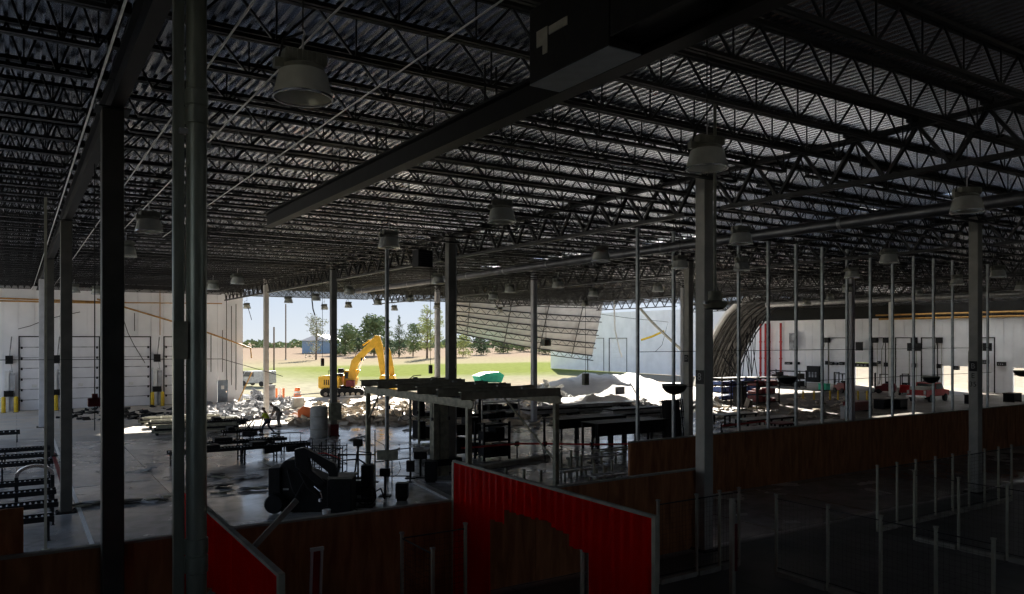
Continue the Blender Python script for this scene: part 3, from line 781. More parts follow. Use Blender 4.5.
# tall posts behind the right partition
tp = None
for k in range(0, 15):
    Xp = 19.45+k*1.842; q = proj((Xp, PY, 5))
    if 690 < q[0] < 712 or 966 < q[0] < 980: continue
    names = 'tall slim square steel post behind the right plywood partition, %s from its left end' % ORD[k]
    if tp is None:
        tp = thing('tall_post', names, 'post', (Xp, PY, 0), group='tall posts behind the right partition')
        MB().bb(-.05, .05, -.05, .05, .02, 10.25).build('tube', 'post', tp); MB().bb(-.12, .12, -.12, .12, 0, .02).build('foot_plate', 'post', tp)
        mb = MB()
        for z in range(3, 10): mb.lathe([(.018, -.062), (.018, -.05)], 6, (0, 0, z+.2), 'y')
        mb.each('bolt', 'chrome', tp)
    else: dup(tp, (Xp, PY, 0), label=names)
for z, l in ((5.62, 'upper'), (4.25, 'lower')):
    pipe('guide_wire', [(19.5, PY-.07, z), (45.5, PY-.07, z)], .012, 'wire', '%s thin dark wire strung along the tall posts' % l, 'wire', 5)
pipe('guide_wire', [(-4, 30, 5.45), (6.5, 30.3, 5.35), (9, 31, 4.6)], .012, 'wire', 'thin dark wire strung across in front of the dock doors', 'wire', 5)
# slim post reaching to the roof in front of the excavator
t = thing('tall_post', 'tall slim post in front of the excavator, behind the canopy', 'post', at(387, 472, z=0))
MB().bb(-.07, .07, -.07, .07, .02, 10.25).build('tube', 'post', t); MB().bb(-.15, .15, -.15, .15, 0, .02).build('foot_plate', 'post', t)
t = thing('tall_post', 'thin yellowish pole standing before the conveyors at far left', 'post', at(46, 553, z=0)+Vector((0, .4, 0)))
MB().bb(-.035, .035, -.035, .035, .02, 10.2).build('tube', 'cream', t); MB().bb(-.1, .1, -.1, .1, 0, .02).build('foot_plate', 'cream', t)

# ------------------------------------------------------------------ red welding curtains
def curtain_geo(y0, y1, z0, z1, amp=.03, wl=.32, notch=None):
    n = max(8, int((y1-y0)/.05)); m = MB(); prev = None; vs = []; fs = []
    for k in range(n+1):
        y = y0+(y1-y0)*k/n; a = amp*math.sin(y/wl*2*math.pi)+amp*.4*math.sin(y*7.3)
        zb = z0 if not callable(z0) else z0(y)
        vs += [(a, y, zb), (a*.5, y, z1), (a+.006, y, zb), (a*.5+.006, y, z1)]
    for k in range(n):
        b0, b1 = 4*k, 4*k+4
        fs += [(b0, b1, b1+1, b0+1), (b0+2, b0+3, b1+3, b1+2), (b0, b0+2, b1+2, b1), (b0+1, b1+1, b1+3, b0+3)]
    e = 4*n; fs += [(0, 1, 3, 2), (e, e+2, e+3, e+1)]
    return m.add(vs, fs)
ZC = 3.27
def strip_curtain(name, X, y0, y1, label, opening):
    t = thing(name, label, 'curtain', (X, y0, 0))
    L = y1-y0; n = int(L/.55); w = L/n
    rnd = random.Random(int(X*10))
    for k in range(n):
        a, c = k*w, (k+1)*w+.03; mid = y0+(a+c)/2
        zb = .08
        for o0, o1, zz in opening:
            if o0 <= mid < o1: zb = zz+rnd.uniform(-.03, .03)
        m = curtain_geo(a, c, zb, ZC-.05, .045, .27)
        m.build('vinyl_strip', 'curtain', t, loc=((k % 2)*.012, 0, 0))
    MB().bb(-.03, .05, 0, L, ZC-.05, ZC).build('top_rail', 'kerb', t)
    for yy, s in ((0, 1), (L, -1)):
        p_ = MB().bb(-.03, .05, yy-.05, yy+.04, .02, ZC-.05 if s < 0 else ZC+.0).build('end_post', 'cream', t)
        MB().bb(-.12, .14, yy-.12, yy+.12, 0, .02).build('foot_plate', 'cream', p_)
    return t
yA, yB = 9.13, 15.88
# opening of the right curtain from its photographed outline
oy = lambda x: at(x, 500, X=8.6).y
def oz(x, y): return at(x, y, X=8.6).z
strip_curtain('welding_curtain', 8.6, yA, yB, 'large red vinyl strip curtain with a torn doorway, lower centre', [(oy(588), oy(578), oz(584, 553)), (oy(578), oy(560), oz(568, 532)), (oy(560), oy(530), oz(545, 522)), (oy(530), oy(500), oz(515, 512)), (oy(500), oy(493), oz(497, 520))])
strip_curtain('welding_curtain', 2.68, 9.35, 15.9, 'red vinyl strip curtain behind the near pipes at lower left', [(10.4, 12.6, 1.7), (12.6, 15.6, 2.05)])

# fences
def fence(label, pts, h=2.1, gate=False, kerb_m='kerb', kerb=True):
    t = thing('mesh_fence', label, 'fence', (*pts[0], 0)); o = Vector((*pts[0], 0))
    P = [Vector((*p, 0))-o for p in pts]
    for p in P:
        q = MB().bb(p.x-.03, p.x+.03, p.y-.03, p.y+.03, .01, h-.03).build('post', 'cream', t)
        MB().bb(p.x-.042, p.x+.042, p.y-.042, p.y+.042, h-.03, h+.01).build('cap', 'kerb', q)
    for a, c in zip(P, P[1:]):
        dvec = (c-a); L = dvec.length; u = dvec/L; m = MB()
        a1, c1 = a+u*.04, c-u*.04
        m.bar(a1+Vector((0, 0, h-.12)), c1+Vector((0, 0, h-.12)), .025); m.bar(a1+Vector((0, 0, .2)), c1+Vector((0, 0, .2)), .025)
        nv = int(L/.12)
        for k in range(1, nv): q = a1+u*(L-.08)*k/nv; m.bar(q+Vector((0, 0, .2)), q+Vector((0, 0, h-.12)), .004)
        for k in range(1, 14): zz = .2+(h-.32)*k/14; m.bar(a1+Vector((0, 0, zz)), c1+Vector((0, 0, zz)), .004)
        m.build('mesh_panel', 'wire', t)
    if kerb:
        m = MB()
        for a, c in zip(P, P[1:]):
            u = (c-a).normalized(); m.bar(a+u*.06+Vector((0, 0, .06)), c-u*.06+Vector((0, 0, .06)), .14, .12)
        m.build('kerb', kerb_m, t)
    return t
fence('dark mesh fence with pale kerb along the back of the right enclosure', [(13.4, 14.1), (14.75, 14.1), (15.6, 14.1), (16.35, 14.1)])
fence('dark mesh fence running toward the camera at lower right, nearest one', [(16.5, 13.0), (16.5, 11.5), (16.5, 10.15), (16.5, 8.9), (16.5, 7.75)])
fence('dark mesh fence along the far side of the inner pen at right', [(22.9, 14.2), (24, 14.2), (25.1, 14.2), (26.3, 14.2), (27.4, 14.2), (28.5, 14.2), (29.6, 14.2), (30.6, 14.2), (31.6, 14.2)])
fence('dark mesh fence on the left side of the inner pen at right', [(22.9, 13.0), (22.9, 11.7), (22.9, 10.4), (22.9, 9.1)])
fence('short guard fence seen through the curtain doorway', [(9.3, 11.9), (10.4, 13.1), (11.4, 13.1)], 2.0, kerb=False)
fence('handrail fence in front of the long partition between the two curtains', [(6.7, 13.2), (6.7, 14.6), (8.2, 14.6)], 2.1, kerb=False)

# leaning boards
t = thing('barricade_board', 'upright red and white barricade board at the bottom left of centre', 'barricade', at(314, 640, d=15.3)); t.location.z = 0
p = at(317, 550, d=15.3)-t.location
R = (p-Vector((0, 0, 0)))
MB().bar((0, 0, 0.04), R, .13, .03, (0, 1, 0)).build('red_panel', 'red', t)
mb = MB()
for s in (-.1, .1): mb.bar((s, 0, .04), R+Vector((s, 0, 0)), .05, .045, (0, 1, 0))
mb.each('white_edge', 'white', t); MB().box(R+Vector((0, 0, .02)), (.27, .07, .07)).build('cap', 'white', t); MB().box((0, 0, .03), (.4, .3, .06)).build('foot', 'dark', t)
t = thing('bollard_post', 'pale channel post with red patch inside the right enclosure', 'post', at(733, 600, z=0)); h = at(729, 498, d=(t.location.x*ST+t.location.y*CT)).z
MB().bb(-.075, .0, -.05, .05, 0, h).build('channel', 'cream', t); MB().bb(0, .06, -.03, .03, 0, h-.1).build('inner_channel', 'kerb', t); MB().bb(.0, .085, -.06, -.03, h-1.7, h-.6).build('red_patch', 'red_dark', t)
a, c = at(213, 592, Y=15.2), at(297, 500, Y=15.7)
t = thing('leaning_bar', 'dark bar leaning diagonally over the long partition', 'bar', a)
t.location.z = 0; k = a.z/(c.z-a.z) if c.z > a.z else 0
base = a-(c-a)*k if c.z > a.z else a
t.location = base
MB().bar((0, 0, 0.03), c-base, .11, .05, (0, 1, 0)).build('bar_body', 'kerb', t)
MB().box((0, 0, .02), (.16, .12, .04)).build('foot', 'kerb', t)

# ------------------------------------------------------------------ steel canopy frame
cxa, cxb, cya, cyb = 13.05, 16.75, 23.0, 32.0
t = thing('steel_canopy', 'dark olive steel frame canopy of parallel beams on posts in the centre', 'canopy', (cxa, cya, 0))
W_, L_ = cxb-cxa, cyb-cya
for x, y in ((0, 0), (W_, 0), (0, L_), (W_, L_), (0, L_*.5)):
    if (x, y) == (0, L_*.5): continue
    p_ = MB().bb(x-.09, x+.09, y-.09, y+.09, .02, 3.72).build('post', 'olive', t, bevel=.01)
    MB().bb(x-.17, x+.17, y-.17, y+.17, 0, .02).build('foot_plate', 'olive', p_)
for x in (0, W_):
    m = MB(); m.bb(x-.08, x+.08, -.3, L_+.3, 3.72, 3.76); m.bb(x-.02, x+.02, -.3, L_+.3, 3.76, 3.98); m.bb(x-.08, x+.08, -.3, L_+.3, 3.98, 4.02); m.build('side_beam', 'olive', t)
for k, y in enumerate((0, 1.7, 3.4, 5.2, 7.2, 9.0)):
    m = MB(); m.bb(-.35, W_+.15, y-.09, y-.07, 4.02, 4.30); m.bb(-.35, W_+.15, y-.09, y+.09, 4.26, 4.30); m.bb(-.35, W_+.15, y-.09, y+.09, 4.02, 4.05)
    b_ = m.build('cross_beam', 'olive_lifted', t)
    m = MB(); m.tube([(W_*.55, y, 4.3), (W_*.6, y, 4.42), (W_*.7, y, 4.44)], .02, 6); m.box((W_*.62, y, 4.33), (.2, .1, .06)); m.each('bracket', 'plate', b_)
m = MB(); m.bar((W_, .1, 1.6), (W_, L_*.4, 3.7), .05); m.bar((0, L_-.1, 2.6), (0, L_-1.2, 3.7), .06); m.each('brace', 'olive', t)
m = MB()
for k in range(6): m.tube([(.02, 1.5+k*1.3, 3.7), (.02, 1.5+k*1.3, 3.3-.15*(k % 2))], .012, 5); m.box((.02, 1.5+k*1.3, 3.25-.15*(k % 2)), (.07, .07, .12))
m.each('drop_hose', 'black', t)
# hose coils hung under the canopy
for k, (x, y) in enumerate(((400, 411), (411, 410), (406, 414), (416, 415))):
    p = at(x, y, d=33); t = thing('hose_coil', 'thin coiled air hose hanging under the canopy, %s from the left' % ORD[[0, 2, 1, 3][k]], 'hose', p)
    m = MB(); m.tube([(.28*math.cos(a), .03*math.sin(a*.5), .28*math.sin(a)) for a in [2*math.pi*q/20 for q in range(21)]], .012, 5, caps=False)
    m.build('hose', 'wire', t); MB().tube([(0, 0, .28), (0, 0, 3.75-p.z)], .008, 5).build('hook_cord', 'wire', t)

# ------------------------------------------------------------------ roller conveyors at left
def conveyor(loc, L, Wd, zt, label, rz=0., legs=3, step=.16, m='dark', name='roller_conveyor', double=False, group=None):
    t = thing(name, label, 'conveyor', loc, rz, group)
    MB().bb(0, L, -Wd/2, -Wd/2+.06, zt-.13, zt+.03).build('side_rail', m, t); MB().bb(0, L, Wd/2-.06, Wd/2, zt-.13, zt+.03).build('side_rail', m, t)
    mb = MB(); n = int(L/step)
    for k in range(n): mb.tube([(.08+k*step, -Wd/2+.062, zt-.03), (.08+k*step, Wd/2-.062, zt-.03)], .032, 8)
    mb.build('roller_bed', 'roller', t, smooth=True)['kind'] = 'stuff'
    for q in range(legs):
        x = .15+(L-.3)*q/(legs-1)
        mb = MB()
        for s in (-1, 1): mb.bb(x-.03, x+.03, s*(Wd/2-.05)-.025, s*(Wd/2-.05)+.025, 0, zt-.14); mb.bb(x-.06, x+.06, s*(Wd/2-.05)-.05, s*(Wd/2-.05)+.05, 0, .012)
        mb.bb(x-.02, x+.02, -Wd/2+.08, Wd/2-.08, zt*.35, zt*.35+.04); mb.build('leg_frame', m, t)
    return t
rows = [(50, 446.5), (50, 453), (53, 460), (54, 479), (56, 489), (58, 501), (54, 515)]
for k, (x, y) in enumerate(rows):
    zt = .72; p = at(x, y, z=zt)
    conveyor((p.x-5.5, p.y, 0), 5.5, .55+.05*(k % 3), zt, 'black roller conveyor with bright rollers at far left, %s in the rows from the front' % ORD[len(rows)-1-k], legs=4)
p = at(20, 431, z=.6); conveyor((p.x-4.5, p.y, 0), 4.5, 1.2, .6, 'short wide dark conveyor at the left edge nearest the dock doors', step=.3)
# sheet steel hood lying on them
p = at(35, 484, z=.9)
t = thing('arched_guard', 'shiny arched metal guard lying on the conveyors at far left', 'guard', (p.x, p.y+.62, 0))
n = 14; vs = []
pr = [(.62*math.cos(math.pi*k/n), .1+1.0+.42*math.sin(math.pi*k/n)) for k in range(n+1)]; pi_ = [(.5*math.cos(math.pi*k/n), .1+1.0+.32*math.sin(math.pi*k/n)) for k in range(n+1)]
MB().prism(pr+pi_[::-1], 'y', -.12, .12).build('arch', 'chrome', t); 
mb = MB(); mb.bb(-.62, -.5, -.1, .1, 0, 1.1); mb.bb(.5, .62, -.1, .1, 0, 1.1); mb.build('stand', 'dark', t)
# flat stacks of frames towards the dock
stk = [(138, 420, 5.5, .35), (146, 424, 6, .38), (152, 431, 5.2, .42)]
for k, (x, y, L, h) in enumerate(stk):
    p = at(x, y+5, z=0); t = thing('steel_frame_stack', 'low stack of dark steel frames left of the near pipes, %s from the dock doors' % ORD[k], 'stack', (p.x, p.y, 0), -.1)
    for q in range(3): 
        m = MB()
        for s in (0, .9): m.bb(q*.15, L, s, s+.12, .05+q*h/3+.1, .05+(q+1)*h/3-.02+.1)
        for g in range(5): m.bb(.3+g*(L-.6)/4-.05, .3+g*(L-.6)/4+.05, .12, .9, .06+q*h/3+.1, .02+(q+1)*h/3+.08)
        m.build('frame', 'dark' if q % 2 else 'olive', t)
    m = MB()
    for g in range(3): m.bb(.3+g*(L-.6)/2-.08, .3+g*(L-.6)/2+.08, -.05, 1.1, 0, .14)
    m.each('bearer', 'dark', t)
conv2 = [(206, 421, 2.7, .5, .8, 'dark conveyor section just right of the round pipe, furthest back'), (222, 431, 1.9, .55, .7, 'short dark conveyor section behind the machine group right of the round pipe'),
         (200, 443, 4.4, .75, .6, 'dark roller conveyor right of the round pipe, middle one'), (168, 452, 6.6, .7, .7, 'long dark roller conveyor passing behind the near pipes, front one'), (240, 447, 3.4, .85, .6, 'tall dark conveyor with motors at the right end of the conveyor group')]
for x, y, L, z, w, lab in conv2:
    p = at(x, y, z=z); t = conveyor((p.x, p.y, 0), L, w, z, lab)
    m = MB(); m.box((L*.7, -w/2-.16, z-.2), (.5, .28, .3)); m.lathe([(.01, 0), (.13, 0), (.13, .35), (.01, .35)], 12, (L*.7+.25, -w/2-.16, z-.2), 'x'); m.build('drive_motor', 'dark_gloss', t)
    m = MB(); m.bb(L*.15, L*.35, -w/2, w/2, z+.04, z+.22); m.tube([(L*.5, w/2-.03, z+.03), (L*.5, w/2-.03, z+.5), (L*.9, w/2-.03, z+.5), (L*.9, w/2-.03, z+.03)], .025, 6); m.build('guard_rail', 'dark', t)
# pallet jack by the worker
p = at(252, 433, z=0); t = thing('hand_truck', 'dark hand truck beside the worker in the yellow shirt', 'cart', p, .4)
MB().bb(-.5, .6, -.3, .3, .14, .24).build('deck', 'dark', t)
m = MB(); m.tube([(.6, 0, .2), (.95, 0, 1.15)], .03, 6); m.tube([(.95, -.2, 1.15), (.95, .2, 1.15)], .03, 6); m.build('handle', 'dark', t)
for sx in (-.4, .5):
    for sy in (-.24, .24): MB().lathe([(.01, -.03), (.1, -.03), (.1, .03), (.01, .03)], 12, (sx, sy, .1), 'y').build('wheel', 'black', t)
m = MB(); m.bar((-.4, .1, .26), (.1, -.1, .9), .06); m.bar((-.3, -.2, .26), (-.45, .2, 1.0), .05); m.bar((-.1, -.2, .26), (.35, .2, .7), .05); m.build('frame', 'dark', t)
# conveyor leftovers on the floor (loose belt pieces)
for k, (x, y, s) in enumerate(((212, 478, .5), (228, 480, .7), (244, 479, .55), (222, 488, .6), (238, 492, .9), (256, 489, .5), (86, 506, .6), (98, 506, .7), (120, 503, .9), (138, 502, .8), (155, 501, .5), (148, 471, .3))):
    p = at(x, y, z=0); rnd = random.Random(k); t = thing('floor_scrap', '', 'scrap', p, rnd.uniform(-.5, .5))
    m = MB()
    for q in range(4): m.box((rnd.uniform(-s, s), rnd.uniform(-.25, .25), .03+.028*q), (s*rnd.uniform(.6, 1.2), rnd.uniform(.15, .4), .026), rnd.uniform(-.5, .5))
    m.build('scrap_piece', ['dark', 'olive', 'rubble_grey'][k % 3], t)
    t['label'] = ('flat scrap on the wet floor right of the round pipe' if x > 196 else 'flat scrap on the floor near the left columns'); t['group'] = 'floor scraps right of the pipe' if x > 196 else 'floor scraps near the left columns'

# ------------------------------------------------------------------ big press machine
base = at(300, 512, z=0)
t = thing('press_machine', 'large black machine with a slanted boom standing behind the partition', 'machine', (base.x, base.y, 0), -TH)
pxm = (base.x*ST+base.y*CT)/F   # metres per photo pixel there
def mx(x, y): return ((x-300)*pxm, (512-y)*pxm)
def mpoly(pts, y0, y1, name, m, bevel=.02):
    return MB().prism([mx(*p) for p in pts], 'y', y0, y1).build(name, m, t, bevel=bevel)
mpoly([(280, 512), (280, 466), (284, 461), (296, 459), (303, 470), (330, 482), (330, 512)], .0, 1.0, 'main_body', 'dark', .04)
mpoly([(269, 503), (269, 468), (281, 467), (281, 503)], -.1, .9, 'left_cabinet', 'dark', .03)
MB().lathe([(.01, -.32), (.30, -.32), (.34, -.27), (.34, .05), (.3, .09), (.01, .09)], 24, ((277-300)*pxm+.0, -.12, .36), 'y').build('drum', 'dark_gloss', t, smooth=True)
mpoly([(295, 449), (304, 447), (335, 463), (338, 468), (338, 480), (331, 482), (329, 472), (309, 456), (312, 470), (326, 482), (320, 486), (296, 466)], -.12, .12, 'slanted_boom', 'dark_gloss', .02)
mpoly([(296, 451), (303, 449), (334, 467), (332, 473)], .35, .55, 'boom_brace', 'dark', .02)
mpoly([(328, 513), (328, 480), (333, 477), (352, 477), (352, 513)], -.15, .75, 'right_cabinet', 'dark', .03)
m = MB(); m.bb(*[mx(329, 0)[0], mx(353, 0)[0]], -.2, .8, mx(0, 478)[1], mx(0, 476)[1]); m.build('cabinet_top', 'ballast', t)
m = MB(); m.tube([(mx(315, 0)[0], -.1, mx(0, 486)[1]), (mx(322, 0)[0], -.25, mx(0, 490)[1]), (mx(324, 0)[0], -.25, mx(0, 497)[1])], .03, 6); m.tube([(mx(322, 0)[0], -.26, mx(0, 500)[1]), (mx(322, 0)[0], -.26, mx(0, 497)[1])], .06, 8); m.build('valve', 'chrome', t)
m = MB()
for k, (a, c) in enumerate((((288, 470), (300, 500)), ((300, 472), (318, 495)), ((305, 480), (290, 505)))): 
    A, B_ = mx(*a), mx(*c); m.tube([(A[0], -.05, A[1]), ((A[0]+B_[0])/2, -.2, (A[1]+B_[1])/2-.1), (B_[0], -.05, B_[1])], .03, 6)
m.build('hydraulic_hose', 'black', t, smooth=True)
m = MB(); m.box((mx(286, 0)[0], -.02, mx(0, 489)[1]), (.2, .03, .06)); m.build('name_plate', 'plate', t)
p = at(323, 518, z=0); t = thing('bucket', 'small white bucket in front of the large black machine', 'bucket', (p.x, p.y-.35, 0))
MB().lathe([(.11, 0), (.14, .33), (.15, .33), (.15, .35), (.13, .35), (.1, .02)], 16, cap=False).build('shell', 'white', t, smooth=True)
MB().tube([(.145*math.cos(a), 0, .33+.12*math.sin(a)) for a in [math.pi*k/8 for k in range(9)]], .006, 5).build('handle', 'wire', t)

# wire basket rack behind the press
p = at(335, 480, z=0); t = thing('tube_rack', 'rack of thin dark tubes standing right of the slanted boom', 'rack', (p.x, p.y+1.8, 0), -TH)
for k in range(7):
    m = MB(); x = -.95+k*.32
    for y in (0, .9): m.tube([(x, y, 0), (x, y, 1.25+.2*(k % 2))], .022, 6)
    m.tube([(x, 0, 1.0), (x, .9, 1.0)], .02, 6); m.build('upright', 'dark', t)
m = MB()
for z in (.3, .7, 1.15): m.tube([(-1, 0, z), (1, 0, z)], .02, 6); m.tube([(-1, .9, z), (1, .9, z)], .02, 6)
m.bar((-1, 0, .3), (.9, 0, 1.2), .03); m.bar((-.9, .9, 1.2), (1, .9, .3), .03); m.build('rail', 'dark', t)
m = MB(); m.tube([(-.9, -.03, .9), (.2, -.04, .95), (.9, -.03, .7)], .02, 6); m.build('red_hose', 'red', t)

p = at(352, 507, z=0); t = thing('pump_skid', 'dark pump and pipe cluster behind the spoked reel by the canopy post', 'machine', (p.x+.4, p.y+1.2, 0), -TH)
MB().bb(-.6, .9, -.4, .5, 0, .14).build('skid_base', 'dark', t); MB().lathe([(.01, -.55), (.24, -.55), (.28, -.45), (.28, .3), (.2, .42), (.01, .42)], 18, (.1, 0, .45), 'x').build('motor', 'dark_gloss', t, smooth=True)
MB().bb(.45, .85, -.3, .3, .14, 1.35).build('control_box', 'dark', t, bevel=.03); MB().bb(-.5, -.15, -.25, .3, .14, .95).build('tank', 'dark', t, bevel=.06)
for k, pts in enumerate((((-.3, 0, .95), (-.3, 0, 1.5), (.3, 0, 1.55), (.6, 0, 1.35)), ((-.4, -.3, .3), (-.5, -.4, .9), (-.1, -.4, 1.15), (.2, -.3, .72)), ((.7, .2, 1.35), (.75, .2, 1.75), (.2, .3, 1.8), (.1, .2, .7)), ((.9, -.2, .3), (1.2, -.3, .5), (1.3, 0, .05)))):
    MB().tube(pts, .035, 7).build('hose', 'black', t, smooth=True)
m = MB(); m.bar((-.55, .45, .14), (-.55, .45, 1.7), .05); m.bar((.85, .45, .14), (.85, .45, 1.9), .05); m.bar((-.55, .45, 1.65), (.85, .45, 1.65), .05); m.build('frame', 'dark', t)

# control desk group
def console(x, y, wpx, hpx, basey, label, kind='monitor', m='dark'):
    p = at(x, basey, z=0); d = p.x*ST+p.y*CT; s = d/F
    t = thing('control_console', label, 'console', p, -TH); zc = (basey-y)*s; w, h = wpx*s, hpx*s
    if kind == 'cabinet':
        MB().bb(-w/2, w/2, -.2, .25, .08, zc+h/2).build('cabinet_body', m, t, bevel=.02); MB().bb(-w/2+.03, w/2-.03, -.22, -.2, .14, zc+h/2-.05).build('cabinet_door', 'dark_gloss', t)
        MB().bb(-w/2+.05, w/2-.05, -.15, .2, 0, .08).build('plinth', 'black', t)
    else:
        MB().bb(-w/2, w/2, -.12, .12, zc-h/2, zc+h/2).build('screen_housing', m, t, bevel=.02); MB().bb(-w/2+.04, w/2-.04, -.135, -.12, zc-h/2+.04, zc+h/2-.04).build('screen', 'dark_gloss', t)
        MB().tube([(0, 0, .03), (0, 0, zc-h/2)], .045, 10).build('pedestal', 'dark', t); MB().bb(-.22, .22, -.2, .2, 0, .03).build('foot', 'dark', t)
    return t
console(358, 442.5, 9, 7, 478, 'small dark screen on a thin post left of the canopy post')
console(385, 472, 10, 7, 496, 'dark screen low in front of the olive panel')
console(420.5, 455, 12.5, 7.5, 477, 'dark screen on a post right of the olive panel, upper one')
console(410.5, 466, 8, 11, 478, 'dark upright box on a post left of the dark cabinet')
console(431, 470, 12, 18, 482, 'dark upright cabinet near the pit edge right of the screens', 'cabinet')
console(402, 490, 12, 14, 500, 'low dark cabinet under the olive panel', 'cabinet')
p = at(385, 482, z=0); t = thing('panel_stand', 'olive rectangular panel on a tubular frame in the control area', 'stand', (p.x, p.y, 0), -TH); s = (p.x*ST+p.y*CT)/F
f = lambda x, y: ((x-385)*s, 0, (482-y)*s)
MB().bb(f(377, 0)[0], f(398, 0)[0], -.03, .03, f(0, 460)[2], f(0, 450)[2]).build('panel', 'olive', t, bevel=.01)
m = MB()
for a, c in (((375, 482), (375, 430)), ((410, 482), (410, 448)), ((375, 452), (410, 448)), ((375, 462), (410, 458)), ((392, 482), (392, 460)), ((375, 476), (410, 476))): m.tube([f(*a), f(*c)], .025, 6)
for a in (375, 410): m.bb(f(a, 0)[0]-.15, f(a, 0)[0]+.15, -.15, .15, 0, .02)
m.build('frame', 'dark', t); m = MB(); m.tube([f(399, 461), f(401, 468), f(398, 474), f(393, 477)], .014, 6); m.tube([f(375, 440), f(384, 445), f(387, 455)], .012, 6); m.each('cable', 'black', t)
# loose low machine and wheel at the left of consoles
p = at(366, 506, z=0); t = thing('wire_wheel', 'spoked wire reel standing right of the large machine', 'reel', p, -TH)
m = MB(); R_ = .36
m.tube([(R_*math.cos(a), 0, R_+.03+R_*math.sin(a)) for a in [2*math.pi*k/20 for k in range(21)]], .03, 6, caps=False); m.build('rim', 'dark', t)
m = MB()
for k in range(5): m.tube([(0, 0, R_+.03), (R_*math.cos(k*1.2566), 0, R_+.03+R_*math.sin(k*1.2566))], .018, 5)
m.build('spoke', 'dark', t); m = MB(); m.bb(-.3, .3, -.3, .3, 0, .03); m.bar((0, -.25, 0.02), (0, -.05, R_), .04); m.bar((0, .25, .02), (0, .05, R_), .04); m.build('stand', 'dark', t)
# pit edge
a, c = at(416, 481, z=.08), at(455, 500, z=.08)
t = thing('pit_kerb', 'bright steel edged kerb of the machine pit behind the red curtain', 'kerb', (a.x, a.y, 0)); m = MB(); m.bar((0, 0, .045), (c.x-a.x, c.y-a.y, .045), .3, .09); m.build('kerb_top', 'plate', t)
a2 = at(455, 486, z=.06); m = MB(); m.bar((.2, .2, .04), (a2.x-a.x+1, a2.y-a.y+.5, .04), .2, .08); m.build('kerb_side', 'plate', t)

# ------------------------------------------------------------------ racks behind the canopy
def rack(x, basey, w, dpt, h, levels, label, m='dark', rz=0., fill=None, seed=0):
    p = at(x, basey, z=0); t = thing('storage_rack', label, 'rack', p, rz); rnd = random.Random(seed)
    for sx in (0, w):
        for sy in (0, dpt): MB().bb(sx-.05, sx+.05, sy-.05, sy+.05, 0, h).build('upright', m, t)
    for k in range(levels):
        z = .25+(h-.35)*k/max(1, levels-1)
        mb = MB(); mb.bb(.05, w-.05, -.03, .03, z-.1, z); mb.bb(.05, w-.05, dpt-.03, dpt+.03, z-.1, z); mb.bb(.05, w-.05, .03, dpt-.03, z-.03, z); mb.build('shelf', m, t)
    mb = MB(); mb.bar((0, dpt, .2), (w, dpt, h-.2), .04); mb.each('brace', m, t)
    if fill:
        mb = MB()
        for k in range(levels-1):
            z = .25+(h-.35)*k/max(1, levels-1); x_ = .12
            while x_ < w-.5:
                ww = rnd.uniform(.3, .7); hh = rnd.uniform(.2, (h-.35)/max(1, levels-1)-.15); mb.bb(x_, x_+ww, .1, dpt-.1, z, z+hh); x_ += ww+rnd.uniform(.05, .3)
        mb.build('load', fill, t)
    return t
rack(419, 444, 2.3, 1.2, 3.0, 3, 'dark open storage rack behind the canopy, left one', 'olive', fill='dark', seed=1)
rack(446, 458, 2.0, 1.1, 3.2, 4, 'dark loaded rack behind the front canopy post', 'dark', fill='dark', seed=2)
rack(482, 423, 3.2, 1.0, 1.6, 3, 'pale wire rack under the right half of the canopy', 'post', fill='dark', seed=3)
rack(484, 461, 1.5, .9, 1.9, 3, 'low dark shelving behind the red tape', 'dark', fill='dark', seed=5)
p = at(437, 478, z=0); t = thing('ribbed_chute', 'grey vertical ribbed chute behind the front canopy post', 'chute', (p.x, p.y+.3, 0)); MB().bb(0, .25, 0, .4, 0, 3.4).build('chute_side', 'olive', t); MB().bb(.35, .75, 0, .4, 0, 3.5).build('chute_body', 'olive', t)
m = MB(); m.bb(-.2, 1.4, -.03, .43, .45, .75); m.build('shelf', 'dark', t)
# long dark table with legs
def table(a, c, w, zt, label, m='dark', top='dark_gloss', nleg=6, skirt=.55):
    a = Vector(a); c = Vector(c); u = (c-a); L = u.length; rz = math.atan2(u.y, u.x)
    t = thing('work_table', label, 'table', (a.x, a.y, 0), rz)
    MB().bb(0, L, 0, w, zt-.05, zt).build('tabletop', top, t); MB().bb(0.02, L-.02, .02, .08, zt-skirt, zt-.05).build('apron', m, t)
    for k in range(nleg):
        for y in (.1, w-.1):
            x = .1+(L-.2)*k/(nleg-1); MB().bb(x-.05, x+.05, y-.05, y+.05, 0, zt-.05).build('leg', m, t)
    return t
q1, q2 = at(558, 420, z=1.45), at(598, 418.5, z=1.45)
table((q1.x, q1.y, 0), (q1.x+5.2, q1.y, 0), 1.6, 1.45, 'long dark work table right of the canopy, left part', nleg=5, top='dark')
q1 = at(598, 424, z=1.5); table((q1.x, q1.y, 0), (q1.x+5.0, q1.y-.1, 0), 1.6, 1.5, 'long dark work table in front of the white mound, right part', nleg=6, skirt=.7, top='dark')
q1 = at(540, 409, z=.9)
m = None
for k, (x, y, L, lab) in enumerate(((530, 412, 5, 'flat dark pallet stack before the rubble right of the canopy'), (575, 408, 7, 'wide low stack of pale boards in front of the white mound'), (610, 414, 6, 'low stack of dark panels beside the tall post'), (646, 428, 3.2, 'low stack of pale panels left of the leaning gates'))):
    p = at(x, y+5, z=0); t = thing('board_stack', lab, 'stack', p); rnd = random.Random(k)
    for q in range(5): MB().box((L/2+rnd.uniform(-.2, .2), .8, .06+q*.14), (L*rnd.uniform(.8, 1), 1.4*rnd.uniform(.8, 1), .12), rnd.uniform(-.06, .06)).build('board', ['dark', 'rubble_grey', 'plate'][(q+k) % 3], t)
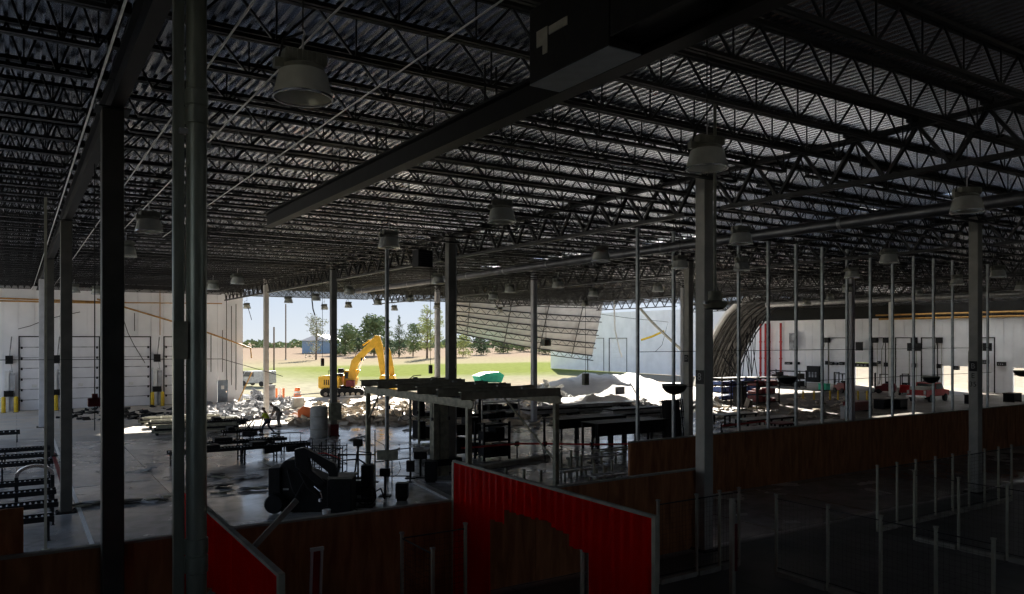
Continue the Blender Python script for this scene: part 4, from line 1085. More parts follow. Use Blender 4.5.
# leaning gates
p = at(663, 438, z=0)
for k in range(5):
    t = thing('lattice_gate', 'dark lattice gate leaning in a row beside the bright column, %s from the left' % ORD[k], 'gate', (p.x+k*.24, p.y+k*.05, 0), -.2)
    m = MB(); h, w = 2.3, 1.0; tl = .12
    for x in (0, w): m.bar((x, 0, 0), (x, tl*3, h), .05)
    for z in (.05, h/2, h-.05): m.bar((0.03, tl*3*z/h, z), (w-.03, tl*3*z/h, z), .05)
    m.build('frame', 'dark', t); m = MB()
    for q in range(7): m.bar((.1+q*.13, .01, .08), (.1+q*.13, tl*3*.97, h-.08), .03)
    m.build('slat', 'dark', t)
# stanchions and tape
tape = [(470, 452), (545, 449), (592, 448), (641, 446)]
st = []
for k, (x, y) in enumerate(((517, 462), (545, 462), (592, 463), (638, 462))):
    p = at(x, y, z=0); t = thing('tape_stanchion', 'thin dark stanchion carrying the red tape, %s from the left' % ORD[k], 'stanchion', p)
    MB().tube([(0, 0, .02), (0, 0, 1.0)], .035, 8).build('pole', 'dark', t); MB().lathe([(.01, 0), (.2, 0), (.2, .02), (.04, .05), (.01, .05)], 14).build('foot', 'dark', t); MB().bb(-.09, .09, -.07, .07, .8, 1.02).build('tape_head', 'dark', t); st.append(p)
a0 = at(470, 447.5, d=36.5)
tp_pts = [Vector((st[0].x-3, st[0].y+.3, .88))]+[Vector((p.x, p.y-.09, .92)) for p in st]+[Vector((st[-1].x+2.3, st[-1].y, .95))]
m = MB()
for a, c in zip(tp_pts, tp_pts[1:]): m.bar(a, c, .012, .09)
tag(m.build('barrier_tape', 'red'), 'red barrier tape stretched behind the red curtain', 'tape')
a, c = at(722, 426, z=.9), at(765, 421, z=.9)
m = MB(); m.bar(a, c, .012, .12); o = tag(m.build('barrier_tape', 'red'), 'red barrier tape right of the large dark column', 'tape')
for k, q in enumerate((a, c)):
    t = thing('tape_stanchion', 'stanchion at the %s end of the tape right of the large column' % ('left' if k == 0 else 'right'), 'stanchion', (q.x, q.y+.06, 0)); MB().tube([(0, 0, .02), (0, 0, 1.0)], .035, 8).build('pole', 'dark', t); MB().lathe([(.01, 0), (.2, 0), (.2, .02), (.04, .05), (.01, .05)], 14).build('foot', 'dark', t)
# small posts and benches in the wet yard behind the curtain
for k, (x, y0, y1) in enumerate(((506, 483, 468), (524, 485, 469), (541, 482, 470), (561, 470, 452), (571, 472, 450), (581, 474, 455), (594, 480, 463), (604, 482, 465), (612, 477, 460), (622, 479, 468))):
    p = at(x, y0, z=0); h = at(x, y1, d=(p.x*ST+p.y*CT)).z; t = thing('short_post', '', 'post', p)
    MB().bb(-.045, .045, -.045, .045, .015, h).build('shaft', 'olive' if k < 6 else 'cream', t); MB().bb(-.1, .1, -.1, .1, 0, .015).build('foot_plate', 'olive', t)
    t['label'] = 'short steel post on the wet floor behind the red curtain, %s from the left' % ORD[k]
for k, (x, y, L, z) in enumerate(((563, 482, 2.6, .45), (575, 470, 3.3, .5), (596, 487, 2.2, .4), (600, 466, 3.2, .7))):
    p = at(x, y, z=0); t = thing('low_rack', 'low pale steel bench frame before the partition corner, %s' % ['left one', 'rear one', 'front one', 'right tall one'][k], 'bench', p, .04)
    m = MB()
    for yy in (0, .6): m.bb(0, L, yy, yy+.07, z-.07, z)
    for g in range(6): m.bb(.1+g*(L-.2)/5, .17+g*(L-.2)/5, .07, .6, z-.06, z-.01)
    m.build('frame', 'plate' if k != 3 else 'olive', t); m = MB()
    for g in range(3):
        for yy in (.0, .6): m.bb(.1+g*(L-.27)/2, .17+g*(L-.27)/2, yy, yy+.07, 0, z-.07)
    m.each('leg', 'olive', t)
a = at(480, 470, z=0); c = at(548, 458, z=0)
t = thing('floor_kerb', 'pale raised kerb crossing the wet floor behind the curtain', 'kerb', (a.x, a.y, 0)); MB().bar((0, 0, .1), (c.x-a.x, c.y-a.y, .1), .35, .2).build('kerb_body', 'kerb', t)

# ------------------------------------------------------------------ concrete drum, workers, yard things
p = at(319, 437, z=0)
t = thing('concrete_drum', 'grey concrete drum standing just left of the guarded column', 'drum', p); MB().lathe([(.01, 0), (.52, 0), (.54, .04), (.54, 1.84), (.50, 1.9), (.44, 1.9), (.42, 1.8), (.01, 1.8)], 28).build('drum_body', 'concrete', t, smooth=True)
m = MB(); 
for z in (.5, 1.3): m.lathe([(.541, z-.03), (.56, z-.02), (.56, z+.02), (.541, z+.03)], 28)
m.each('hoop', 'kerb', t)
def person(label, p, rz, pose, shirt, trousers, hair=True, s=1.):
    """one continuous skinned body; clothing as children; +x is forward"""
    t = thing('person', label, 'person', p, rz)
    V, E, Rr = [], [], []
    def add(v, r, par):
        V.append(Vector(v)*s); Rr.append(r*s); i = len(V)-1
        if par is not None: E.append((par, i))
        return i
    P = pose
    pel = add(P['pelvis'], .14, None); wai = add(P['waist'], .135, pel); ch = add(P['chest'], .155, wai); ne = add(P['neck'], .06, ch); hd = add(P['head'], .09, ne); tp_ = add(Vector(P['head'])+Vector(P.get('headup', (0, 0, .1))), .075, hd)
    joints = {}
    for sd, sg in (('l', 1), ('r', -1)):
        hp = add(Vector(P['pelvis'])+Vector((0, sg*.1, -.05)), .1, pel); kn = add(P['knee_'+sd], .062, hp); an = add(P['ankle_'+sd], .042, kn); to = add(Vector(P['ankle_'+sd])+Vector((.17, 0, -.055)), .035, an)
        sh = add(Vector(P['chest'])+Vector((0, sg*.19, .04)), .07, ch); el = add(P['elbow_'+sd], .047, sh); wr = add(P['wrist_'+sd], .032, el)
        u = (Vector(P['wrist_'+sd])-Vector(P['elbow_'+sd])).normalized(); pal = add(Vector(P['wrist_'+sd])+u*.07, .03, wr)
        side = Vector((0, 1, 0)).cross(u)
        if side.length < .1: side = Vector((1, 0, 0))
        side.normalize()
        for k in range(4): add(Vector(P['wrist_'+sd])+u*(.16-.012*abs(k-1))+side*(.016*(k-1.5))+Vector((.015, 0, -.01)), .009, pal)
        add(Vector(P['wrist_'+sd])+u*.1+side*.05, .011, wr)
        joints[sd] = (hp, kn, an, sh, el, wr)
    def skin(name, idx, grow, m, cut=None):
        mp = {i: k for k, i in enumerate(idx)}; me = bpy.data.meshes.new(name)
        vv = [V[i] for i in idx]
        me.from_pydata(vv, [(mp[a], mp[c]) for a, c in E if a in mp and c in mp], [])
        o = bpy.data.objects.new(name, me); COL.objects.link(o)
        md = o.modifiers.new('skin', 'SKIN'); 
        for k, i in enumerate(idx):
            r = Rr[i]*grow; me.skin_vertices[0].data[k].radius = (r, r)
        me.skin_vertices[0].data[0].use_root = True
        sb = o.modifiers.new('sub', 'SUBSURF'); sb.levels = sb.render_levels = 2
        dg = bpy.context.evaluated_depsgraph_get(); me2 = bpy.data.meshes.new_from_object(o.evaluated_get(dg)); bpy.data.objects.remove(o)
        me2.materials.clear(); me2.materials.append(M[m])
        for q in me2.polygons: q.use_smooth = True
        o = bpy.data.objects.new(name, me2); COL.objects.link(o); o.parent = t; return o
    bd = skin('body', list(range(len(V))), 1, 'skin')
    j = joints
    skin('shirt', [pel, wai, ch, j['l'][3], j['r'][3], j['l'][4], j['r'][4]], 1.16, shirt)
    skin('trousers', [pel, j['l'][0], j['r'][0], j['l'][1], j['r'][1], j['l'][2], j['r'][2]], 1.22, trousers)
    H_ = Vector(P['head'])*s
    fw = Vector(P.get('face', (1, 0, 0))).normalized(); upv = Vector(P.get('headup', (0, 0, 1))).normalized(); sv = upv.cross(fw)
    m = MB(); m.sphere(H_+fw*.088+sv*.032+upv*.02, .012); m.sphere(H_+fw*.088-sv*.032+upv*.02, .012); m.build('eye', 'black', bd)
    m = MB(); m.sphere(H_+fw*.1-upv*.02, .018); m.sphere(H_+sv*.09, .02); m.sphere(H_-sv*.09, .02); m.build('nose_and_ear', 'skin', bd)
    m = MB(); m.box(H_+fw*.088-upv*.06, (.015, .05, .012)); m.build('mouth', 'red_dark', bd)
    m = MB(); m.sphere(H_+upv*.05-fw*.015, .105, 14, 8, .9, -.1, 1.); m.build('hair', 'hair', t, smooth=True)
    for sd in 'lr':
        A = Vector(P['ankle_'+sd])*s; m = MB(); m.box(A+Vector((.07, 0, -.045)), (.29, .1, .08)); m.build('shoe', 'black', t, bevel=.02)
    return t
p = at(267.5, 434.5, z=0)
walk = dict(pelvis=(0, 0, .93), waist=(.05, 0, 1.08), chest=(.14, 0, 1.32), neck=(.2, 0, 1.48), head=(.25, 0, 1.60), headup=(.04, 0, .1), face=(1, 0, -.2),
            knee_l=(.27, .1, .54), ankle_l=(.30, .1, .085), knee_r=(-.06, -.1, .5), ankle_r=(-.42, -.1, .12), elbow_l=(.27, .26, 1.12), wrist_l=(.52, .2, 1.12), elbow_r=(.24, -.26, 1.1), wrist_r=(.48, -.2, 1.05))
person('worker in bright yellow shirt and dark trousers walking toward the left', p, math.pi-TH, walk, 'hivis', 'denim', s=1.0)
p = at(279, 427, z=0)
bend = dict(pelvis=(0, 0, .93), waist=(.08, 0, 1.08), chest=(.26, 0, 1.27), neck=(.38, 0, 1.38), head=(.48, 0, 1.44), headup=(.08, 0, .06), face=(.7, 0, -.7),
            knee_l=(.06, .1, .5), ankle_l=(.0, .12, .085), knee_r=(.04, -.1, .5), ankle_r=(-.06, -.12, .085), elbow_l=(.34, .2, 1.0), wrist_l=(.45, .12, .82), elbow_r=(.34, -.2, 1.0), wrist_r=(.45, -.12, .82))
person('stooping person in drab grey clothes right of the yellow shirted worker', p, math.pi-TH, bend, 'workwear', 'workwear', s=1.05)

# yard objects
def at0(x, y): return at(x, y, z=0)
t = thing('concrete_barrier', 'grey concrete block with pale top left of the drum', 'barrier', at0(299, 410)); d = 65.
MB().prism([(-.6, 0), (.6, 0), (.5, .5), (.45, 1.0), (-.45, 1.0), (-.5, .5)], 'y', 0, .5).build('block', 'concrete', t, bevel=.02); MB().bb(-.5, .5, -.02, .52, 1.0, 1.06).build('cap', 'white', t)
t = thing('orange_barrel', 'orange plastic barrel standing behind the concrete block', 'barrel', at0(297.5, 397)); MB().lathe([(.01, 0), (.40, 0), (.38, .35), (.34, .36), (.33, .7), (.29, .71), (.27, 1.0), (.01, 1.02)], 18).build('barrel_body', 'orange_plastic', t, smooth=True); MB().lathe([(.345, .4), (.35, .42), (.335, .62), (.33, .64)], 18).each('band', 'white', t)
t = thing('skid_bucket', 'rusty orange loader bucket lying left of the drum', 'bucket', at0(307, 419), -.4); MB().prism([(-.6, .0), (.5, .0), (.6, .12), (.45, .9), (-.2, 1.05), (-.65, .7)], 'y', -.6, .6).build('bucket_shell', 'orange_plastic', t, bevel=.03); MB().bb(-.8, -.6, -.65, .65, 0, .1).build('cutting_edge', 'dark', t)
for k, x in enumerate((276.5, 280, 283.5)):
    t = thing('barricade', 'orange and white barricade panel right of the tan column, %s from the left' % ORD[k], 'barricade', at0(x, 399)); MB().bb(-.1, .1, -.04, .04, .1, 1.1).build('panel', 'orange_plastic' if k != 1 else 'white', t); MB().bb(-.2, .2, -.2, .2, 0, .1).build('foot', 'dark', t)
t = thing('steel_bin', 'grey steel bin beside the tan column', 'bin', at0(271, 401)); MB().prism([(-.35, 0), (.35, 0), (.42, 1.5), (-.42, 1.5)], 'y', 0, .8).build('bin_body', 'rubble_grey', t); MB().bb(-.46, .46, -.04, .84, 1.5, 1.56).build('bin_lip', 'dark', t)
m = None
# vehicles outside at left
def car(p, rz, label, m='plate', van=False):
    t = thing('parked_van' if van else 'parked_car', label, 'vehicle', p, rz)
    body = [(-2.2, .35), (2.2, .35), (2.25, .85), (1.3, 1.0), (.75, 1.55), (-1.5, 1.58), (-2.2, 1.0)] if not van else [(-2.4, .4), (2.4, .4), (2.45, 1.0), (1.7, 1.2), (1.2, 1.95), (-2.35, 2.0)]
    MB().prism(body, 'y', -.88, .88).build('body', m, t, bevel=.06)
    win = [(1.15, 1.02), (.7, 1.46), (-1.35, 1.48), (-1.8, 1.02)] if not van else [(1.55, 1.25), (1.1, 1.85), (-.2, 1.85), (-.2, 1.25)]
    MB().prism(win, 'y', -.9, .9).build('side_window', 'glass_dark', t)
    for x in (-1.4, 1.4):
        for y in (-.85, .85): w_ = MB().lathe([(.01, -.1), (.33, -.1), (.35, 0), (.33, .1), (.01, .1)], 16, (x, y, .35), 'y').build('wheel', 'black', t); 
    m_ = MB(); m_.box((2.22, .6, .75), (.1, .3, .15)); m_.box((2.22, -.6, .75), (.1, .3, .15)); m_.each('headlamp', 'white', t)
    return t
car(at0(257, 386), 2.2, 'silver van parked outside between dock wall and tan column', 'plate', True)
car(at0(247, 382), 2.4, 'dark car parked outside against the end of the dock wall', 'dark')

# excavator -------------------------------------------------------
ep = at(345, 397, d=82); ep.z = 0
t = thing('excavator', 'yellow tracked excavator with raised boom in the open yard', 'excavator', ep, -TH); s = 82/F
def ex(x, y): return ((x-345)*s, (397-y)*s)
for k, y in enumerate((-1.2, 1.2)):
    m = MB(); pr = []
    for q in range(9): a = math.pi/2+math.pi*q/8; pr.append((-1.85+.45*math.cos(a), .48+.45*math.sin(a)))
    for q in range(9): a = -math.pi/2+math.pi*q/8; pr.append((1.85+.45*math.cos(a), .48+.45*math.sin(a)))
    m.prism(pr, 'y', y-.3, y+.3); tr = m.build('track', 'dark', t)
    m = MB()
    for q in range(7): m.lathe([(.01, -.33), (.2, -.33), (.2, .33), (.01, .33)], 12, (-1.7+q*.57, y, .32), 'y')
    m.build('track_roller', 'rubble', tr)
    m = MB()
    for q in range(16): m.box((-2.1+q*.28, y, .955), (.08, .62, .05))
    m.build('grouser', 'dark', tr)
MB().lathe([(.01, .9), (.8, .9), (.8, 1.15), (.01, 1.15)], 20).build('slew_ring', 'dark', t)
MB().prism([ex(321, 388), ex(321, 377), ex(327, 376), ex(342, 376), ex(342, 390), ex(326, 390)], 'y', -1.25, 1.25).build('house', 'excavator', t, bevel=.08)
MB().prism([(-2.55, 1.0), (-2.05, .95), (-2.05, 2.1), (-2.55, 2.0)], 'y', -1.2, 1.2).build('counterweight', 'excavator', t, bevel=.1)
m = MB()
for k in range(3): m.box((-1.9+k*.22, -1.26, 1.55), (.1, .03, .55))
m.build('vent', 'dark', t)
c_ = MB().prism([(-.2, 1.15), (1.05, 1.15), (1.2, 1.9), (.85, 2.75), (-.15, 2.75)], 'y', .25, 1.25).build('cab', 'excavator', t, bevel=.04)
MB().prism([(-.05, 1.85), (1.02, 1.85), (.78, 2.6), (-.05, 2.6)], 'y', .22, 1.28).build('cab_window', 'glass_dark', c_)
MB().bb(-1.1, -.2, -1.2, .2, 2.1, 2.45).build('engine_hood', 'dark', t, bevel=.04)
MB().bb(.35, 1.2, -1.2, -.45, 1.1, 1.75).build('tool_box', 'red_dark', t, bevel=.03)
m = MB(); m.tube([(-1.5, -1.1, 2.1), (-1.5, -1.1, 2.75), (-.2, -1.1, 2.75), (-.2, -1.1, 2.1)], .04, 6); m.build('hand_rail', 'dark', t)
MB().bb(-.55, .0, -.9, -.4, 2.5, 3.0).build('work_lamp_panel', 'dark', t)
boom = [ex(348, 389), ex(349, 374), ex(352, 361), ex(364, 349), ex(375, 338), ex(379, 341), ex(377, 346), ex(367, 355), ex(359, 364), ex(356, 376), ex(355, 389)]
MB().prism(boom, 'y', -.35, .05).build('boom', 'excavator', t, bevel=.05)
stick = [ex(373, 342), ex(375, 336), ex(380, 336.5), ex(383, 346), ex(386, 374), ex(381, 376), ex(378, 358)]
st_ = MB().prism(stick, 'y', -.3, 0).build('stick', 'excavator', t, bevel=.04)
MB().prism([ex(384, 348), ex(388, 346), ex(391, 352), ex(394, 368), ex(395, 378), ex(390, 378), ex(388, 364)], 'y', -.25, -.02).build('linkage_arm', 'excavator', t, bevel=.04)
bk = [ex(381, 376), ex(395, 376), ex(397, 383), ex(396, 391), ex(391, 396), ex(382, 395), ex(384, 388), ex(380, 382)]
b_ = MB().prism(bk, 'y', -.75, .45).build('bucket', 'excavator', t, bevel=.05)
m = MB()
for k in range(5): m.box((ex(382, 0)[0], -.65+k*.25, ex(0, 396)[1]), (.3, .1, .1))
m.each('bucket_tooth', 'dark', b_)
def cyl(a, c, y):
    A, C = ex(*a), ex(*c); A = Vector((A[0], y, A[1])); C = Vector((C[0], y, C[1])); Mi = A+(C-A)*.58
    m = MB(); m.tube([A, Mi], .1, 10); q = m.build('cylinder', 'excavator', t, smooth=True); MB().tube([Mi, C], .055, 8).build('cylinder_rod', 'chrome', q, smooth=True)
cyl((352, 386), (364, 359), -.5); cyl((352, 386), (364, 359), .2); cyl((363, 346), (375, 337.5), -.15)
cyl((366, 349), (383, 347), -.15)
m = MB(); m.tube([(ex(350, 372)[0]-.1, -.1, ex(0, 372)[1]), (ex(357, 355)[0], -.1, ex(0, 353)[1]), (ex(368, 342)[0], -.1, ex(0, 340)[1])], .035, 6); m.build('hydraulic_hose', 'black', t)
MB().box((ex(363, 0)[0], -.38, ex(0, 360)[1]), (.3, .05, .3)).build('boom_lamp', 'dark', t)

# ------------------------------------------------------------------ rubble
def chunks(name, m, pts, n, smin, smax, label, cat, flat=.45, seed=1):
    rnd = random.Random(seed); mb = MB()
    for k in range(n):
        (x, y), h = pts(rnd); sz = rnd.uniform(smin, smax)
        if any(abs(x-cx(i)) < .4+sz and abs(y-cy(j)) < .4+sz for i in range(6) for j in range(5)) or (x < WEND+.5+sz and y > YW-.6-sz): continue
        R = Matrix.Rotation(rnd.uniform(0, 6.3), 3, 'Z') @ Matrix.Rotation(rnd.uniform(-.5, .5), 3, 'X') @ Matrix.Rotation(rnd.uniform(-.5, .5), 3, 'Y')
        dx, dy, dz = sz*rnd.uniform(.5, 1.4), sz*rnd.uniform(.5, 1.2), sz*rnd.uniform(.15, flat)
        vs = [Vector((x, y, h+dz*.3))+R@Vector((a*dx/2*rnd.uniform(.7, 1), b_*dy/2*rnd.uniform(.7, 1), c*dz/2)) for a in (-1, 1) for b_ in (-1, 1) for c in (-1, 1)]
        mb.add(vs, [(0, 1, 3, 2), (4, 6, 7, 5), (0, 4, 5, 1), (2, 3, 7, 6), (0, 2, 6, 4), (1, 5, 7, 3)])
    return stuff(mb.build(name, m), label, cat)
def area(x0, x1, y0, y1):
    def f(r):
        p = at(r.uniform(x0, x1), y0+(y1-y0)*r.random()**.8, z=0); return (p.x, p.y), 0.0
    return f
def heap(cx_, cy_, rx, ry, hh):
    def f(r):
        a = r.uniform(0, 6.283); q = r.random()**.6; x = cx_+rx*q*math.cos(a); y = cy_+ry*q*math.sin(a); return (x, y), hh*(1-q)*r.random()
    return f
chunks('rubble', 'rubble', area(285, 560, 401, 426), 900, .15, .9, 'broken tan rubble strewn over the slab edge below the excavator', 'rubble', seed=2)
chunks('rubble', 'rubble_grey', area(205, 300, 396, 420), 650, .15, .8, 'grey rubble strewn across the floor at the end of the dock wall', 'rubble', seed=3)
chunks('rubble', 'white', area(210, 430, 402, 420), 220, .1, .6, 'white scraps of board scattered through the rubble', 'rubble', .2, seed=4)
pp = at(243, 401, z=0)
chunks('rubble', 'rubble_grey', heap(pp.x, pp.y, 3.2, 1.6, 1.5), 320, .2, .9, 'grey rubble heap against the end of the dock wall', 'rubble', seed=5)
chunks('rubble', 'rubble_grey', area(470, 700, 401, 412), 420, .15, 1.0, 'grey debris in front of the white mound', 'rubble', seed=6)
pp = at(545, 400, z=0)
chunks('rubble', 'white', heap(pp.x, pp.y, 4.5, 3, 1.8), 200, .3, 1.2, 'pale broken boards heaped below the hanging roof sheet', 'rubble', .25, seed=7)
chunks('rubble', 'dark', area(60, 205, 407, 420), 160, .15, .8, 'dark debris along the floor by the dock doors', 'rubble', .2, seed=8)
chunks('rubble', 'rubble', area(715, 850, 396, 424), 260, .15, .7, 'scattered debris on the floor right of the large column', 'rubble', .25, seed=9)
chunks('rubble', 'rubble_grey', area(300, 500, 428, 450), 60, .1, .45, 'small scraps on the wet floor behind the canopy', 'rubble', .15, seed=10)
# felled long pipes in the rubble
for k, (x, y, L, rz) in enumerate(((295, 395, 5, .1), (340, 396.5, 9, -.25), (430, 405, 8, -.5), (280, 412, 4, .3))):
    p = at(x, y, z=.3); o = MB().tube([(0, 0, 0), (L*math.cos(rz), L*math.sin(rz), .15)], .06, 8).build('fallen_pipe', 'rubble_grey'); o.location = p
    tag(o, 'long fallen pipe lying in the rubble, %s from the left' % ORD[[1, 2, 3, 0][k]], 'pipe')
# thin leaning pole by the dock wall end
o = MB().tube([at(237, 404, d=72), at(252, 372, d=72)], .06, 6).build('leaning_pole', 'orange'); tag(o, 'thin pole leaning by the end of the dock wall', 'pole')

# white membrane mound
def mound(label, cxp, basey, wpx, hpx, dpt, m='membrane', seed=1):
    p = at(cxp, basey, z=0); d = p.x*ST+p.y*CT; s = d/F; t = thing('collapsed_membrane', label, 'membrane', (p.x, p.y, 0), -TH)
    nx, ny = 44, 18; rnd = random.Random(seed); vs = []; fs = []; ph = [rnd.uniform(0, 6) for _ in range(8)]
    W2, D2, Hh = wpx*s/2, dpt, hpx*s
    for i in range(nx+1):
        for j in range(ny+1):
            u, v = -1+2*i/nx, j/ny
            prof = max(0, 1-abs(u)**2.6)**.8; pv = (1-(1-min(1, v/.75))**1.7) if v < .75 else 1-((v-.75)/.25)**2
            fold = .07*math.sin(u*9+ph[0]+3*v)+.05*math.sin(u*17+ph[1]-4*v)+.05*math.sin(v*14+ph[2]+u*3)+.03*math.sin(u*37+v*9)
            z = Hh*prof*max(0, pv)*(1+fold*1.6)
            vs.append((u*W2+.4*math.sin(v*5+ph[3]), v*D2+.5*math.sin(u*6+ph[4]), max(0, z)))
    for i in range(nx):
        for j in range(ny): a = i*(ny+1)+j; fs.append((a, a+ny+1, a+ny+2, a+1))
    MB().add(vs, fs).build('sheet', m, t, smooth=True); return t
mound('big white heap of collapsed roof membrane before the rear wall', 634, 404, 168, 17, 34, seed=3)
mound('smaller white membrane fold in front of the big heap, left side', 598, 407, 86, 9, 6, seed=8)
mound('low white membrane behind the large dark column', 717, 407, 26, 9, 3, seed=11)
t = thing('wall_tilted_board', 'square grey board lying on the white heap', 'board', at(620, 397, d=70)); t.location.z = 1.1; t.name = 'tilted_board'
MB().box((0, 0, .3), (1.1, .06, .7)).build('board', 'rubble_grey', t); MB().box((0, .05, .3), (.1, .05, .7)).each('batten', 'dark', t)

# hanging roof sheet with joists
C00, C10, C01, C11 = at(447, 291, Y=79), at(604, 300, Y=86), at(447, 330.5, Y=95), at(592, 356, Y=95)
def bl(u, v, off=0.):
    p = C00*(1-u)*(1-v)+C10*u*(1-v)+C01*(1-u)*v+C11*u*v
    return p+Vector((0, -.25, -1))*off+Vector((0, 0, -.5*math.sin(math.pi*u)*(.4+.3*v)))
t = thing('collapsed_roof_bay', 'grey roof bay hanging down behind the canopy with its joists still attached', 'roof', bl(0, 0)); o0 = Vector(t.location)
vs = []; fs = []; nx, ny = 80, 10
for i in range(nx+1):
    for j in range(ny+1):
        vs.append(bl(i/nx, j/ny, .05*(i % 2))-o0)
for i in range(nx):
    for j in range(ny): a = i*(ny+1)+j; fs.append((a, a+ny+1, a+ny+2, a+1))
MB().add(vs, fs).build('deck_sheet', 'deck_grey', t, smooth='deck')
for k in range(5):
    v = .04+.235*k; m = MB()
    for i in range(16):
        a, c = bl(i/16, v, .12)-o0, bl((i+1)/16, v, .12)-o0; a2, c2 = bl(i/16, v, .85)-o0, bl((i+1)/16, v, .85)-o0
        m.bar(a, c, .14); m.bar(a2, c2, .12); m.bar(a, (a2+c2)/2, .05); m.bar((a2+c2)/2, c, .05)
    m.build('joist', 'joist', t)
for k in range(4):
    u = .12+.24*k; m = MB()
    pts = [bl(u, v/8, .5)-o0 for v in range(9)]
    for a, c in zip(pts, pts[1:]): m.bar(a, c, .12)
    m.build('bridging_bar', 'joist', t)
# second collapsed bay: curved edge right of the large column
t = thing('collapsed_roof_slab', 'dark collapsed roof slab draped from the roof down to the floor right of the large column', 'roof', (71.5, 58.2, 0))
prof = [(0, 10.9), (1.5, 10.75), (3.2, 10.1), (4.8, 9.0), (6.2, 7.4), (7.4, 5.6), (8.4, 3.7), (9.2, 1.8), (9.9, .08)]
vs = []; fs = []; nx = 20
for i in range(nx+1):
    for (y, z) in prof: vs.append((i*.3, y+.03*(i % 2)-.012*i, z+.05*(i % 2)-.012*i*min(1, z/6)))
m_ = len(prof)
for i in range(nx):
    for j in range(m_-1): a = i*m_+j; fs.append((a, a+m_, a+m_+1, a+1))
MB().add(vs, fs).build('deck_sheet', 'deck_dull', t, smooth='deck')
vs = []; fs = []
for i in range(9):
    for (y, z) in prof: vs.append((-.3+i*.8, y+.28-.03*i, z+.22-.03*i*min(1, z/6)))
for i in range(8):
    for j in range(m_-1): a = i*m_+j; fs.append((a, a+1, a+m_+1, a+m_))
MB().add(vs, fs).build('roof_membrane', 'membrane', t, smooth=True)
m = MB()
for (a, c) in zip(prof, prof[1:]): m.bar((-.35, a[0]+.2, a[1]+.15), (-.35, c[0]+.2, c[1]+.15), .5, .35)
m.build('edge_fascia', 'white', t)
for k in range(6):
    m = MB()
    for (a, c) in zip(prof, prof[1:]):
        x = .3+k*1.1; A = Vector((x, a[0]-.5, max(.06, a[1]-.5))); C = Vector((x, c[0]-.5, max(.06, c[1]-.5))); A2 = Vector((x, a[0]-.08, max(.1, a[1]-.12))); C2 = Vector((x, c[0]-.08, max(.1, c[1]-.12)))
        m.bar(A, C, .12); m.bar(A2, C2, .1); m.bar(A, C2, .05)
    m.build('joist', 'joist', t)
m = MB()
rnd = random.Random(5)
for k in range(34):
    z = rnd.uniform(1, 9); y = 9.5-z*.75; m.tube([(rnd.uniform(-.2, 2), y-.6, z), (rnd.uniform(-.5, 1.5), y-1.6+rnd.uniform(-1, 1), z*.55), (rnd.uniform(-1, 1.5), y-1.5+rnd.uniform(-1.5, 1), .1)], .05, 5)
m.each('bent_rod', 'dark', t)
# bent hanging pipe runs
pipe('hanging_sprinkler_pipe', [at(97, 299, Y=76.6), at(173, 321.5, Y=76.6), at(206, 332, Y=76.6), at(250.5, 348, Y=76.6), at(251.5, 358, Y=76.6)], .075, 'orange', 'fallen orange pipe slanting down across the dock wall')
pipe('ceiling_sprinkler_pipe', [(XL+.3, 76.7, 9.55), at(103, 302, Y=76.7)], .07, 'orange', 'upper orange pipe along the top of the dock wall at left')
pipe('ceiling_sprinkler_pipe', [(XL+.3, 76.5, 9.25), at(104, 303, Y=76.5)], .07, 'orange', 'lower orange pipe along the top of the dock wall at left')
pipe('ceiling_sprinkler_pipe', [at(105, 302.5, Y=76.9), at(222, 303.5, Y=76.9)], .05, 'orange', 'thin orange pipe on the dock wall right of the near left column')
pipe('ceiling_sprinkler_pipe', [(92.3, 24, 8.62), (92.3, 57, 8.62)], .12, 'orange', 'orange pipe along the top of the right wall, lower one')
pipe('ceiling_sprinkler_pipe', [(91.6, 24, 9.1), (91.6, 57, 9.1)], .10, 'orange', 'orange pipe above the right wall, upper one')
pipe('hanging_gas_pipe', [at(641, 340, d=120), at(652, 336.5, d=120), at(664, 331, d=120)], .16, 'yellow', 'yellow pipe hanging loose in front of the grey rear wall')
pipe('hanging_conduit', [at(614, 300, d=95), at(615, 330, d=95), at(620, 352, d=95), at(622, 357, d=95)], .09, 'white', 'white conduit hanging before the rear dock doors')
pipe('hanging_conduit', [at(640, 308, d=92), at(650, 320, d=92), at(660, 330, d=92), at(676, 345, d=92), at(684, 352, d=92)], .16, 'kerb', 'thick grey conduit sagging left of the bright column')
pipe('hanging_cable', [at(311.5, 285, d=62), at(312, 300, d=62), at(313, 309, d=62), at(315, 315.5, d=62)], .05, 'wire', 'short loose cable dangling in the sky left of the grey column', 'cable', 6)
pipe('hanging_cable', [at(248, 308, d=60), at(250, 314, d=60), at(251.6, 320, d=60)], .025, 'wire', 'loose wire dangling from the lamp at the dock wall end', 'cable', 5)
pipe('hanging_cable', [at(600, 314, d=95), at(628, 318, d=95), at(668, 322, d=95), at(662, 345, d=95), at(655, 352, d=95)], .03, 'wire', 'looping loose cable in front of the grey rear wall', 'cable', 5)
